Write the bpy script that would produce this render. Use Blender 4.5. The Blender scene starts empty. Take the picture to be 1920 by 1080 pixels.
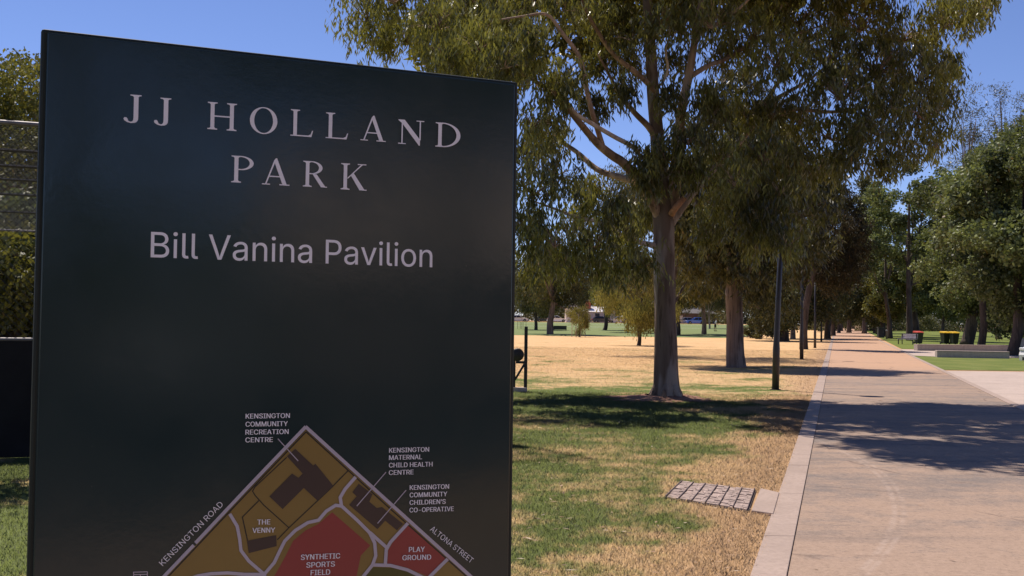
import bpy, bmesh, math, random
import numpy as np
from mathutils import Vector, Matrix, noise as mnoise
C = bpy.context.scene.collection
R = math.radians

# ------------------------------------------------------------------ camera
CAM_H, F, PITCH, ROLL = 1.6, 2000.0, 0.030, 0.0135
rot = Matrix.Rotation(math.pi/2 + PITCH, 3, 'X') @ Matrix.Rotation(ROLL, 3, 'Z')
cd = bpy.data.cameras.new('camera'); cam = bpy.data.objects.new('camera', cd); C.objects.link(cam)
cam.matrix_world = Matrix.Translation((0, 0, CAM_H)) @ rot.to_4x4()
cd.sensor_width = 36; cd.lens = 36*F/1920; cd.clip_start = 0.05; cd.clip_end = 6000
sc = bpy.context.scene; sc.camera = cam

# ------------------------------------------------------------------ world, sun, exposure
SUN = Vector((-0.57, 0.82, 0)).normalized()*math.cos(R(63)) + Vector((0, 0, math.sin(R(63))))
w = bpy.data.worlds.new('World'); sc.world = w; w.use_nodes = True
nt = w.node_tree; nt.nodes.clear()
sky = nt.nodes.new('ShaderNodeTexSky'); sky.sky_type = 'NISHITA'; sky.sun_disc = False
sky.sun_elevation = R(63); sky.sun_rotation = math.atan2(SUN.x, SUN.y)
sky.altitude = 0; sky.air_density = 0.75; sky.dust_density = 0.0; sky.ozone_density = 2.0
tint = nt.nodes.new('ShaderNodeMix'); tint.data_type = 'RGBA'; tint.blend_type = 'MULTIPLY'; tint.inputs[0].default_value = 1
tint.inputs[7].default_value = (0.90, 0.90, 1.16, 1)
bg = nt.nodes.new('ShaderNodeBackground'); bg.inputs[1].default_value = 0.097
wo = nt.nodes.new('ShaderNodeOutputWorld')
nt.links.new(sky.outputs[0], tint.inputs[6]); nt.links.new(tint.outputs[2], bg.inputs[0]); nt.links.new(bg.outputs[0], wo.inputs[0])
sl = bpy.data.lights.new('sun', 'SUN'); sl.energy = 5.0; sl.angle = R(0.53); sl.color = (1.0, 0.90, 0.78)
so = bpy.data.objects.new('sun', sl); C.objects.link(so); so.rotation_euler = SUN.to_track_quat('Z', 'Y').to_euler()
sc.view_settings.view_transform = 'Standard'; sc.view_settings.look = 'None'
sc.view_settings.exposure = 0.24; sc.view_settings.gamma = 1
sc.cycles.max_bounces = 6; sc.cycles.diffuse_bounces = 3; sc.cycles.glossy_bounces = 3; sc.cycles.transmission_bounces = 3
sc.cycles.transparent_max_bounces = 6

# ------------------------------------------------------------------ photo helpers
def ray(px, py):
    return rot @ Vector(((px-960)/F, (540-py)/F, -1.0))
def P(px, py, Y):
    d = ray(px, py); t = Y/d.y
    return Vector((d.x*t, Y, CAM_H + d.z*t))
def G(px, py, z=0.0):
    d = ray(px, py); t = (z-CAM_H)/d.z
    return Vector((d.x*t, d.y*t, z))

# ------------------------------------------------------------------ materials
def sock(n, *names):
    for a in names:
        if a in n.inputs: return n.inputs[a]
class NT:
    def __init__(s, name):
        s.m = bpy.data.materials.new(name); s.m.use_nodes = True; s.t = s.m.node_tree
        s.b = s.t.nodes['Principled BSDF']; s.out = s.t.nodes['Material Output']
    def n(s, ty, **kw):
        x = s.t.nodes.new(ty)
        for k, v in kw.items(): setattr(x, k, v)
        return x
    def l(s, a, b): s.t.links.new(a, b)
    def noise(s, vec, scale, detail=4, rough=0.55):
        x = s.n('ShaderNodeTexNoise'); x.inputs['Scale'].default_value = scale
        x.inputs['Detail'].default_value = detail; x.inputs['Roughness'].default_value = rough
        if vec is not None: s.l(vec, x.inputs['Vector'])
        return x.outputs['Fac']
    def pos(s): return s.n('ShaderNodeNewGeometry').outputs['Position']
    def obj(s): return s.n('ShaderNodeTexCoord').outputs['Object']
    def mapping(s, vec, scale, rotz=0):
        x = s.n('ShaderNodeMapping'); x.inputs['Scale'].default_value = scale; x.inputs['Rotation'].default_value = (0, 0, rotz)
        s.l(vec, x.inputs['Vector']); return x.outputs[0]
    def ramp(s, fac, stops, interp='LINEAR'):
        x = s.n('ShaderNodeValToRGB'); x.color_ramp.interpolation = interp; e = x.color_ramp.elements
        while len(e) < len(stops): e.new(0.5)
        for i, (p, c) in enumerate(stops):
            e[i].position = p
            e[i].color = (c, c, c, 1) if not hasattr(c, '__len__') else (*c, 1)
        s.l(fac, x.inputs[0]); return x.outputs[0]
    def mix(s, fac, a, b, mode='MIX'):
        x = s.n('ShaderNodeMix', data_type='RGBA', blend_type=mode)
        for i, v in ((0, fac), (6, a), (7, b)):
            if hasattr(v, 'is_linked'): s.l(v, x.inputs[i])
            elif i == 0: x.inputs[0].default_value = v
            else: x.inputs[i].default_value = (*v, 1)
        return x.outputs[2]
    def math(s, op, a, b=0.0, clamp=False):
        x = s.n('ShaderNodeMath', operation=op, use_clamp=clamp)
        for i, v in ((0, a), (1, b)):
            if hasattr(v, 'is_linked'): s.l(v, x.inputs[i])
            else: x.inputs[i].default_value = v
        return x.outputs[0]
    def bump(s, h, strength=0.3, dist=0.02):
        x = s.n('ShaderNodeBump'); x.inputs['Strength'].default_value = strength; x.inputs['Distance'].default_value = dist
        s.l(h, x.inputs['Height']); s.l(x.outputs[0], s.b.inputs['Normal'])
    def base(s, c):
        if hasattr(c, 'is_linked'): s.l(c, s.b.inputs['Base Color'])
        else: s.b.inputs['Base Color'].default_value = (*c, 1)
    def rough(s, v): s.b.inputs['Roughness'].default_value = v
    def spec(s, v): s.b.inputs['Specular IOR Level'].default_value = v

def simple(name, col, rough=0.6, var=0.25, scale=8, metal=0, spec=0.5, bump=0.0, streak=(1, 1, 1)):
    m = NT(name); v = m.mapping(m.obj(), streak)
    f = m.noise(v, scale, 6, 0.6)
    lo = tuple(c*(1-var) for c in col); hi = tuple(min(1, c*(1+var)) for c in col)
    m.base(m.ramp(f, [(0.3, lo), (0.7, hi)])); m.rough(rough); m.spec(spec)
    m.b.inputs['Metallic'].default_value = metal
    if bump: m.bump(f, bump, 0.01)
    return m.m

def leaf_mat(name, dark, light, trans, spec=0.35, rough=0.42, tr=0.3):
    m = NT(name)
    a = m.n('ShaderNodeAttribute'); a.attribute_name = 'tint'
    col = m.ramp(a.outputs['Fac'], [(0.0, dark), (0.55, light), (0.93, tuple(0.5*(x+y)*1.35 for x, y in zip(light, trans))), (1.0, (0.17, 0.105, 0.045))])
    m.base(col); m.rough(rough); m.spec(spec)
    t = m.n('ShaderNodeBsdfTranslucent'); tc = m.mix(0.6, col, trans)
    m.l(tc, t.inputs[0])
    mx = m.n('ShaderNodeMixShader'); mx.inputs[0].default_value = tr
    m.l(m.b.outputs[0], mx.inputs[1]); m.l(t.outputs[0], mx.inputs[2]); m.l(mx.outputs[0], m.out.inputs[0])
    return m.m

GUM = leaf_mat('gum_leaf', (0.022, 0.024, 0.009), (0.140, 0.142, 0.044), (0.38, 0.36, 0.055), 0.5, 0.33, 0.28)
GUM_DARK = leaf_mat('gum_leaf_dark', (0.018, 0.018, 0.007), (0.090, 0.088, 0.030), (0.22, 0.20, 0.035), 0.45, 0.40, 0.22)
PEPPER = leaf_mat('pepper_leaf', (0.075, 0.062, 0.018), (0.20, 0.19, 0.055), (0.36, 0.33, 0.06), 0.3, 0.5, 0.32)
ELM = leaf_mat('elm_leaf', (0.022, 0.032, 0.013), (0.150, 0.175, 0.080), (0.26, 0.30, 0.06), 0.25, 0.5, 0.26)
LIME = leaf_mat('lime_leaf', (0.04, 0.05, 0.01), (0.12, 0.13, 0.028), (0.24, 0.22, 0.03), 0.4, 0.5, 0.3)
OAK = leaf_mat('sheoak_needle', (0.016, 0.014, 0.007), (0.052, 0.043, 0.018), (0.09, 0.07, 0.02), 0.25, 0.6, 0.15)
FAR = leaf_mat('far_leaf', (0.024, 0.028, 0.012), (0.085, 0.09, 0.036), (0.18, 0.17, 0.04), 0.3, 0.55, 0.2)

def bark(name, base, patch, dark, streak=(6, 6, 0.8), bumpv=0.4):
    m = NT(name); o = m.obj()
    f = m.noise(m.mapping(o, streak), 1.0, 7, 0.62)
    p = m.noise(m.mapping(o, (2.2, 2.2, 0.7)), 1.0, 3, 0.5)
    c = m.ramp(f, [(0.28, dark), (0.5, base), (0.75, tuple(min(1, x*1.25) for x in base))])
    c = m.mix(m.ramp(p, [(0.5, 0.0), (0.58, 1.0)]), c, patch)
    k = m.noise(m.mapping(o, (5, 5, 0.4)), 1.0, 5, 0.7); c = m.mix(m.ramp(k, [(0.56, 0.0), (0.61, 0.8)]), c, tuple(x*0.9 for x in dark))
    m.base(c); m.rough(0.8); m.spec(0.25); m.bump(m.math('ADD', f, k), bumpv, 0.03)
    return m.m
GUM_BARK = bark('gum_bark', (0.175, 0.122, 0.085), (0.33, 0.265, 0.205), (0.085, 0.052, 0.034), (5, 5, 0.5), 0.25)
LIMB_BARK = bark('gum_limb_bark', (0.42, 0.295, 0.205), (0.24, 0.155, 0.10), (0.13, 0.082, 0.055), (5, 5, 0.8), 0.3)
BOX_BARK = bark('rough_bark', (0.185, 0.135, 0.11), (0.24, 0.185, 0.155), (0.06, 0.042, 0.034), (14, 14, 0.7), 1.0)
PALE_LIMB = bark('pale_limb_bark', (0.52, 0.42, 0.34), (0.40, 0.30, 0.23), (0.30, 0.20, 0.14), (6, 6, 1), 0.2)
DARK_BARK = bark('dark_bark', (0.10, 0.075, 0.06), (0.06, 0.045, 0.038), (0.04, 0.03, 0.025), (8, 8, 1), 0.7)
PALE_BARK = bark('pale_bark', (0.33, 0.24, 0.19), (0.20, 0.14, 0.11), (0.10, 0.07, 0.055), (10, 10, 1), 0.4)

# ------------------------------------------------------------------ object helpers
def tag(o, label=None, cat=None, group=None, kind=None):
    if label: o['label'] = label
    if cat: o['category'] = cat
    if group: o['group'] = group
    if kind: o['kind'] = kind
    return o
def empty(name, loc=(0, 0, 0), rz=0):
    o = bpy.data.objects.new(name, None); C.objects.link(o); o.location = loc; o.rotation_euler = (0, 0, rz); o.empty_display_size = 0.2
    return o
class MB:
    """collects verts/faces; build() links one mesh object"""
    def __init__(s): s.v = []; s.f = []; s.mi = []
    def add(s, vs, fs, mi=0):
        k = len(s.v); s.v += [tuple(x) for x in vs]; s.f += [[i+k for i in f] for f in fs]; s.mi += [mi]*len(fs)
    def box(s, c, size, rz=0, taper=1.0, mi=0):
        cx, cy, cz = c; a, b, h = size[0]/2, size[1]/2, size[2]/2; co, si = math.cos(rz), math.sin(rz); vs = []
        for z, k in ((-h, 1.0), (h, taper)):
            for x, y in ((-a, -b), (a, -b), (a, b), (-a, b)):
                x *= k; y *= k; vs.append((cx+x*co-y*si, cy+x*si+y*co, cz+z))
        s.add(vs, [(3, 2, 1, 0), (4, 5, 6, 7), (0, 1, 5, 4), (1, 2, 6, 5), (2, 3, 7, 6), (3, 0, 4, 7)], mi)
    def tube(s, pts, rad, n=8, caps=True, mi=0, wob=0.0, seed=0):
        pts = [Vector(p) for p in pts]; m = len(pts)
        if not hasattr(rad, '__len__'): rad = [rad]*m
        vs = []; ref = None
        for i, p in enumerate(pts):
            t = (pts[min(i+1, m-1)]-pts[max(i-1, 0)]).normalized()
            if ref is None:
                ref = Vector((1, 0, 0)) if abs(t.x) < 0.9 else Vector((0, 1, 0))
            u = (ref - t*ref.dot(t)).normalized(); ref = u; q = t.cross(u)
            for k in range(n):
                a = 2*math.pi*k/n; d = u*math.cos(a)+q*math.sin(a); r = rad[i]
                if wob: r *= 1+wob*mnoise.noise(Vector((math.cos(a)*1.3+seed, math.sin(a)*1.3, p.length*0.9)))
                vs.append(p+d*r)
        fs = []
        for i in range(m-1):
            for k in range(n):
                k2 = (k+1) % n; fs.append((i*n+k, i*n+k2, (i+1)*n+k2, (i+1)*n+k))
        if caps: fs.append(tuple(range(n-1, -1, -1))); fs.append(tuple((m-1)*n+k for k in range(n)))
        s.add(vs, fs, mi)
    def lathe(s, c, prof, n=16, axis='Z', mi=0):
        vs = []; m = len(prof)
        for r, h in prof:
            for k in range(n):
                a = 2*math.pi*k/n; x, y = r*math.cos(a), r*math.sin(a)
                vs.append({'Z': (c[0]+x, c[1]+y, c[2]+h), 'X': (c[0]+h, c[1]+x, c[2]+y), 'Y': (c[0]+x, c[1]+h, c[2]+y)}[axis])
        fs = [(i*n+k, i*n+(k+1) % n, (i+1)*n+(k+1) % n, (i+1)*n+k) for i in range(m-1) for k in range(n)]
        fs.append(tuple(range(n-1, -1, -1))); fs.append(tuple((m-1)*n+k for k in range(n)))
        s.add(vs, fs, mi)
    def build(s, name, mats, parent=None, smooth=False, bevel=0):
        me = bpy.data.meshes.new(name); me.from_pydata(s.v, [], s.f)
        for m in (mats if isinstance(mats, (list, tuple)) else [mats]): me.materials.append(m)
        me.polygons.foreach_set('material_index', s.mi); me.update()
        bm = bmesh.new(); bm.from_mesh(me); bmesh.ops.recalc_face_normals(bm, faces=bm.faces); bm.to_mesh(me); bm.free()
        if smooth: me.polygons.foreach_set('use_smooth', [True]*len(me.polygons))
        o = bpy.data.objects.new(name, me); C.objects.link(o)
        if parent is not None: o.parent = parent
        if bevel:
            b = o.modifiers.new('bevel', 'BEVEL'); b.width = bevel; b.segments = 2; b.limit_method = 'ANGLE'
        return o
def sheet(name, pts, mat, z=None, kind='structure', sub=0):
    me = bpy.data.meshes.new(name)
    me.from_pydata([(p[0], p[1], p[2] if z is None else z) for p in pts], [], [list(range(len(pts)))])
    me.materials.append(mat); me.update()
    if me.polygons[0].normal.z < 0: me.flip_normals()
    o = bpy.data.objects.new(name, me); C.objects.link(o)
    if kind: o['kind'] = kind
    return o
def spline(pts, rad, k=5):
    pts = [Vector(p) for p in pts]; out = []; ro = []
    n = len(pts)
    for i in range(n-1):
        p0, p1, p2, p3 = pts[max(i-1, 0)], pts[i], pts[i+1], pts[min(i+2, n-1)]
        for j in range(k):
            t = j/k
            out.append(0.5*((2*p1)+(p2-p0)*t+(2*p0-5*p1+4*p2-p3)*t*t+(3*p1-p0-3*p2+p3)*t**3)); ro.append(rad[i]*(1-t)+rad[i+1]*t)
    out.append(pts[-1]); ro.append(rad[-1]); return out, ro

# ------------------------------------------------------------------ foliage
def leaf_arrays(pos, rng, length, width, droop, lj=0.35):
    n = len(pos)
    d = rng.normal(size=(n, 3)); d /= np.linalg.norm(d, axis=1)[:, None]
    d = d*(1-droop); d[:, 2] -= droop; d /= np.linalg.norm(d, axis=1)[:, None]+1e-9
    q = rng.normal(size=(n, 3)); s = np.cross(d, q); s /= np.linalg.norm(s, axis=1)[:, None]+1e-9
    L = length*(1+lj*rng.uniform(-1, 1, n))[:, None]; W = width*(1+lj*rng.uniform(-1, 1, n))[:, None]
    nn = np.cross(d, s)
    a = pos; b = pos+d*L*0.42+s*W*0.5+nn*L*0.06; c = pos+d*L; e = pos+d*L*0.42-s*W*0.5-nn*L*0.04
    return np.stack([a, b, c, e], axis=1).reshape(-1, 3)
def build_leaves(name, verts, tint, mat, parent, extra=None):
    """verts: 4 per leaf; extra: (MB of twigs, material)"""
    nl = len(verts)//4; ev = np.array(extra[0].v).reshape(-1, 3) if extra else np.zeros((0, 3)); ef = extra[0].f if extra else []
    me = bpy.data.meshes.new(name)
    V = np.concatenate([verts, ev]) if len(ev) else verts
    loops = np.arange(nl*4); tot = [np.full(nl, 4)]
    if ef:
        loops = np.concatenate([loops, np.array([i for f in ef for i in f])+nl*4]); tot.append(np.array([len(f) for f in ef]))
    tot = np.concatenate(tot); start = np.concatenate([[0], np.cumsum(tot)[:-1]])
    me.vertices.add(len(V)); me.vertices.foreach_set('co', V.astype(np.float32).ravel())
    me.loops.add(len(loops)); me.loops.foreach_set('vertex_index', loops.astype(np.int32))
    me.polygons.add(len(tot)); me.polygons.foreach_set('loop_start', start.astype(np.int32)); me.polygons.foreach_set('loop_total', tot.astype(np.int32))
    mi = np.zeros(len(tot), np.int32); mi[nl:] = 1
    me.materials.append(mat)
    if extra: me.materials.append(extra[1])
    me.polygons.foreach_set('material_index', mi)
    me.update(calc_edges=True)
    at = me.attributes.new('tint', 'FLOAT', 'FACE'); tv = np.zeros(len(tot), np.float32); tv[:nl] = tint; at.data.foreach_set('value', tv)
    o = bpy.data.objects.new(name, me); C.objects.link(o)
    if parent is not None: o.parent = parent
    return o
def clump_points(rng, c, r, ntuft, per, spread, flat=0.5):
    u = rng.normal(size=(ntuft, 3)); u /= np.linalg.norm(u, axis=1)[:, None]
    rad = rng.uniform(0.15, 1.0, ntuft)**flat
    t = np.array(c)+u*rad[:, None]*np.array(r)
    p = np.repeat(t, per, axis=0)+rng.normal(size=(ntuft*per, 3))*spread
    return t, p

def crown(parent, clumps, leaf, rng, tufts, per, spread, length, width, droop, twig=None, twig_r=0.006, twig_every=2, tint_var=0.22, spray=0.0):
    vs = []; ti = []; mb = MB()
    for (c, r) in clumps:
        vol = max(0.25, (r[0]*r[1]*r[2])**(2/3))
        nt_ = max(4, int(tufts*vol))
        t, p = clump_points(rng, c, r, nt_, per, spread)
        if spray:      # leaves hang along short drooping sprays
            ax = rng.normal(size=(nt_, 3))*0.55; ax[:, 2] = -0.8-0.3*rng.uniform(size=nt_); ax *= (spray*rng.uniform(0.6, 1.3, nt_))[:, None]
            p = p+np.repeat(ax, per, axis=0)*rng.uniform(-0.35, 0.65, nt_*per)[:, None]
        vs.append(leaf_arrays(p, rng, length, width, droop))
        b = 0.42+rng.normal()*0.17
        tt = np.repeat(b+rng.normal(size=nt_)*0.16, per)+rng.normal(size=nt_*per)*tint_var*0.6
        tt = np.clip(tt, 0, 0.92); dead = rng.uniform(size=len(tt)) < 0.015; tt[dead] = 1.0
        ti.append(tt)
        if twig is not None:
            o = Vector(c)-Vector((0, 0, r[2]*0.5))
            for k in range(0, nt_, twig_every):
                e = Vector(t[k]); m_ = o.lerp(e, 0.55)+Vector((0, 0, 0.12*r[2]))
                mb.tube([o, m_, e], [twig_r*2.2, twig_r*1.4, twig_r*0.5], 3, False)
    return build_leaves('crown', np.concatenate(vs), np.concatenate(ti), leaf, parent, (mb, twig) if twig is not None and mb.v else None)

def rel(parent, mb):
    o = parent.location
    mb.v = [(a-o[0], b-o[1], c-o[2]) for a, b, c in mb.v]; return mb

def auto_tree(name, label, x, y, h, cw, cb, tr, leaf, barkm, nleaf, ls, seed, droop=0.3, aspect=1.0, lean=(0, 0), nclump=24, z0=0.0, group=None,
              clump=0.30, gappy=0.0, taper=0.0, cat='tree', limbs=7, lw=0.5):
    rng = np.random.default_rng(seed)
    t = empty(name, (x, y, z0)); tag(t, label, cat, group)
    hz = (h+cb)/2; pts = [(0, 0, -0.05), (lean[0]*0.1, lean[1]*0.1, 0.12*h)]
    for k in (0.35, 0.6, 0.85): pts.append((lean[0]*k*k+rng.normal()*0.02*h, lean[1]*k*k+rng.normal()*0.02*h, k*h))
    pp, rr = spline(pts, [tr*1.2, tr*1.0, tr*0.8, tr*0.5, tr*0.12], 4)
    rr[0] *= 1.12
    mb = MB(); mb.tube(pp, rr, 10, True, 0, 0.22, seed); tk = mb.build('trunk', barkm, t, True)
    cl = []
    for i in range(nclump):
        u = rng.normal(size=3); u /= np.linalg.norm(u); k = rng.uniform(0.2, 1)**0.45
        zz = u[2]*k; nar = 1-taper*(zz*0.5+0.5)
        c = (lean[0]*0.7+u[0]*k*cw/2*nar, lean[1]*0.7+u[1]*k*cw/2*aspect*nar, hz+zz*(h-cb)/2)
        r = clump*cw/2*rng.uniform(0.7, 1.35)*(0.6+0.4*nar)
        cl.append((c, (r*rng.uniform(.9, 1.3), r*rng.uniform(.9, 1.3), r*rng.uniform(0.65, 1.0))))
    lm = MB()
    for i in range(limbs):
        c = Vector(cl[i][0]); k = int(len(pp)*rng.uniform(0.38, 0.75)); s_ = pp[k]
        m_ = s_.lerp(c, 0.5)+Vector((0, 0, -0.06*cw+rng.normal()*0.04*cw))
        q, r2 = spline([s_, m_, c], [tr*0.38, tr*0.24, tr*0.06], 4); lm.tube(q, r2, 6, False, 0, 0.15, seed+i)
    if limbs: lm.build('limb', barkm, t, True)
    nleaf *= 2.6
    tot = sum(max(0.25, (r[0]*r[1]*r[2])**(2/3)) for _, r in cl); per = 14
    crown(t, cl, leaf, rng, nleaf/per/tot, per, ls*0.8, ls, ls*lw, droop, None, spray=ls*2.2 if droop > 0.4 else ls*0.8)
    return t

# ================================================================== GROUND
def line_left(Y): return -0.30+0.3045*Y
def line_right(Y): return 3.35+0.3135*Y
KW = 0.235
def grass_color(m):
    """colour of the lawn from world position: used by the soil sheet and by the blades"""
    p = m.pos(); sx = m.n('ShaderNodeSeparateXYZ'); m.l(p, sx.inputs[0])
    flat = m.n('ShaderNodeCombineXYZ'); m.l(sx.outputs[0], flat.inputs[0]); m.l(sx.outputs[1], flat.inputs[1]); v = flat.outputs[0]
    big = m.noise(v, 0.33, 3, 0.5); mid = m.noise(m.mapping(v, (1, 1, 1)), 1.7, 4, 0.6); fine = m.noise(v, 9.0, 4, 0.65); tiny = m.noise(v, 55.0, 3, 0.7)
    y01 = m.math('DIVIDE', sx.outputs[1], 130.0, True)
    # how green the grass is with distance into the park (watered strip near the tree, bleached beyond it)
    bias = m.ramp(y01, [(0.0, 0.55), (0.075, 0.55), (0.10, 0.57), (0.14, 0.63), (0.18, 0.61), (0.205, 0.50), (0.25, 0.43), (0.36, 0.36), (0.8, 0.30)])
    g = m.math('ADD', m.math('MULTIPLY', big, 0.75), m.math('MULTIPLY', mid, 0.5))
    g = m.math('ADD', g, m.math('MULTIPLY', fine, 0.35)); g = m.math('SUBTRACT', g, 0.80)
    g = m.math('ADD', g, bias)
    # trodden strip along the edging
    d = m.math('SUBTRACT', m.math('SUBTRACT', m.math('MULTIPLY', sx.outputs[1], 0.3045), 0.57), sx.outputs[0])
    d = m.math('ADD', d, m.math('MULTIPLY', m.math('SUBTRACT', mid, 0.5), 1.3))
    strip = m.ramp(m.math('DIVIDE', d, 4.0, True), [(0.05, 1.0), (0.30, 0.0)])
    g = m.math('SUBTRACT', g, m.math('MULTIPLY', strip, 0.22))
    gm = m.ramp(g, [(0.43, 0.0), (0.58, 1.0)])
    dry = m.ramp(tiny, [(0.25, (0.42, 0.265, 0.125)), (0.55, (0.70, 0.49, 0.26)), (0.8, (0.82, 0.62, 0.38))])
    far = m.ramp(y01, [(0.16, 0.0), (0.3, 1.0)])
    dry = m.mix(m.math('MULTIPLY', far, 0.55), dry, m.ramp(m.noise(m.mapping(v, (0.5, 1.6, 1)), 0.9, 6, 0.7), [(0.3, (0.42, 0.225, 0.105)), (0.5, (0.68, 0.405, 0.20)), (0.68, (0.84, 0.57, 0.32))]))
    grn = m.ramp(tiny, [(0.25, (0.065, 0.092, 0.022)), (0.6, (0.185, 0.225, 0.07)), (0.85, (0.36, 0.37, 0.13))])
    bare = m.ramp(fine, [(0.3, (0.36, 0.22, 0.13)), (0.7, (0.60, 0.39, 0.245))])
    dry = m.mix(m.math('MULTIPLY', strip, 0.75), dry, bare)
    return m.mix(gm, dry, grn), tiny, fine
m = NT('dry_lawn'); col, tiny, fine = grass_color(m)
m.base(col); m.rough(0.95); m.spec(0.1); m.bump(m.math('ADD', tiny, fine), 0.9, 0.035)
LAWN = m.m
m = NT('grass_blade'); col, _, _ = grass_color(m); m.base(col); m.rough(0.7); m.spec(0.2)
t_ = m.n('ShaderNodeBsdfTranslucent'); m.l(col, t_.inputs[0]); mx = m.n('ShaderNodeMixShader'); mx.inputs[0].default_value = 0.12
up = m.n('ShaderNodeCombineXYZ'); up.inputs[2].default_value = 1; m.l(up.outputs[0], m.b.inputs['Normal'])
m.l(m.b.outputs[0], mx.inputs[1]); m.l(t_.outputs[0], mx.inputs[2]); m.l(mx.outputs[0], m.out.inputs[0])
BLADE = m.m
sheet('ground', [(-1500, -400, 0), (1500, -400, 0), (1500, 2500, 0), (-1500, 2500, 0)], LAWN)

# path
m = NT('dusty_asphalt'); p = m.pos(); sx = m.n('ShaderNodeSeparateXYZ'); m.l(p, sx.inputs[0])
ang = math.atan(0.309)
along = m.mapping(p, (0.22, 1.5, 1.0), -0.12)
big = m.noise(m.mapping(p, (0.28, 1.1, 1), -0.25), 0.75, 6, 0.62); mid = m.noise(p, 3.5, 6, 0.65); fine = m.noise(p, 140, 3, 0.7); swirl = m.noise(along, 1.2, 6, 0.6)
y01 = m.math('DIVIDE', sx.outputs[1], 60.0, True)
dust = m.math('ADD', m.math('MULTIPLY', big, 0.75), m.math('MULTIPLY', mid, 0.45))
dust = m.math('ADD', dust, m.ramp(y01, [(0.0, 0.16), (0.115, 0.13), (0.155, 0.0), (0.195, -0.14), (0.30, -0.16), (0.56, -0.12), (0.66, 0.14), (1.0, 0.3)]))
# dust ramp feeds how much orange granitic grit hides the grey wearing course
dm = m.ramp(dust, [(0.48, 0.0), (0.68, 1.0)])
asp = m.ramp(fine, [(0.25, (0.150, 0.123, 0.111)), (0.75, (0.262, 0.215, 0.190))])
grit = m.ramp(fine, [(0.25, (0.28, 0.198, 0.148)), (0.75, (0.41, 0.295, 0.225))])
grain = m.noise(p, 28, 6, 0.75)
c = m.mix(dm, asp, m.mix(m.ramp(y01, [(0.5, 0.0), (0.7, 1.0)]), grit, (0.47, 0.295, 0.195)))
vor = m.n('ShaderNodeTexVoronoi', feature='DISTANCE_TO_EDGE'); vor.inputs['Scale'].default_value = 0.55
dis = m.n('ShaderNodeMix', data_type='VECTOR'); dis.inputs[0].default_value = 0.12
nz = m.n('ShaderNodeTexNoise'); nz.inputs['Scale'].default_value = 2.2; nz.inputs['Detail'].default_value = 6; m.l(p, nz.inputs['Vector'])
m.l(p, dis.inputs[4]); m.l(nz.outputs['Color'], dis.inputs[5]); m.l(dis.outputs[1], vor.inputs['Vector'])
crk = m.ramp(vor.outputs['Distance'], [(0.0, 1.0), (0.010, 0.0)])
gate = m.ramp(m.noise(p, 0.9, 3, 0.5), [(0.50, 0.0), (0.58, 1.0)])
c = m.mix(m.math('MULTIPLY', m.math('MULTIPLY', crk, gate), 0.75), c, (0.13, 0.09, 0.075))
scuff = m.ramp(swirl, [(0.56, 0.0), (0.70, 0.5)])
c = m.mix(scuff, c, (0.17, 0.138, 0.124))
def arc(a, b, d, w_, k, colr):
    global c
    ax, ay, bx, by, dx, dy = a.x, a.y, b.x, b.y, d.x, d.y; q = 2*(ax*(by-dy)+bx*(dy-ay)+dx*(ay-by))
    ux = ((ax*ax+ay*ay)*(by-dy)+(bx*bx+by*by)*(dy-ay)+(dx*dx+dy*dy)*(ay-by))/q; uy = ((ax*ax+ay*ay)*(dx-bx)+(bx*bx+by*by)*(ax-dx)+(dx*dx+dy*dy)*(bx-ax))/q
    R_ = math.hypot(ax-ux, ay-uy); vm = m.n('ShaderNodeVectorMath', operation='DISTANCE'); vm.inputs[1].default_value = (ux, uy, 0.012); m.l(p, vm.inputs[0])
    e_ = m.math('ABSOLUTE', m.math('SUBTRACT', vm.outputs['Value'], R_)); f_ = m.math('MULTIPLY', m.ramp(m.math('DIVIDE', e_, w_, True), [(0.3, 1.0), (1.0, 0.0)]), m.ramp(mid, [(0.40, 0.0), (0.58, k)]))
    c = m.mix(f_, c, colr)
arc(G(1605, 862), G(1672, 930), G(1674, 985), 0.035, 0.4, (0.42, 0.33, 0.28)); arc(G(1615, 862), G(1688, 930), G(1692, 985), 0.03, 0.35, (0.42, 0.33, 0.28))
v2 = m.n('ShaderNodeTexVoronoi'); v2.inputs['Scale'].default_value = 3.2; m.l(p, v2.inputs['Vector'])
c = m.mix(m.math('MULTIPLY', m.ramp(v2.outputs['Distance'], [(0.03, 1.0), (0.05, 0.0)]), m.ramp(v2.outputs['Color'], [(0.66, 0.0), (0.68, 0.8)])), c, (0.09, 0.06, 0.05))
c = m.mix(1.0, c, m.ramp(grain, [(0.3, 0.72), (0.5, 1.0), (0.7, 1.15)]), 'MULTIPLY')
m.base(c); m.rough(0.9); m.spec(0.2); m.bump(m.math('ADD', fine, m.math('ADD', mid, grain)), 0.4, 0.01)
PATH = m.m
Y0, Y1 = -12.0, 520.0
sheet('path', [(line_left(Y0), Y0, 0), (line_right(Y0), Y0, 0), (line_right(Y1), Y1, 0), (line_left(Y1), Y1, 0)], PATH, z=0.012)

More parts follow.
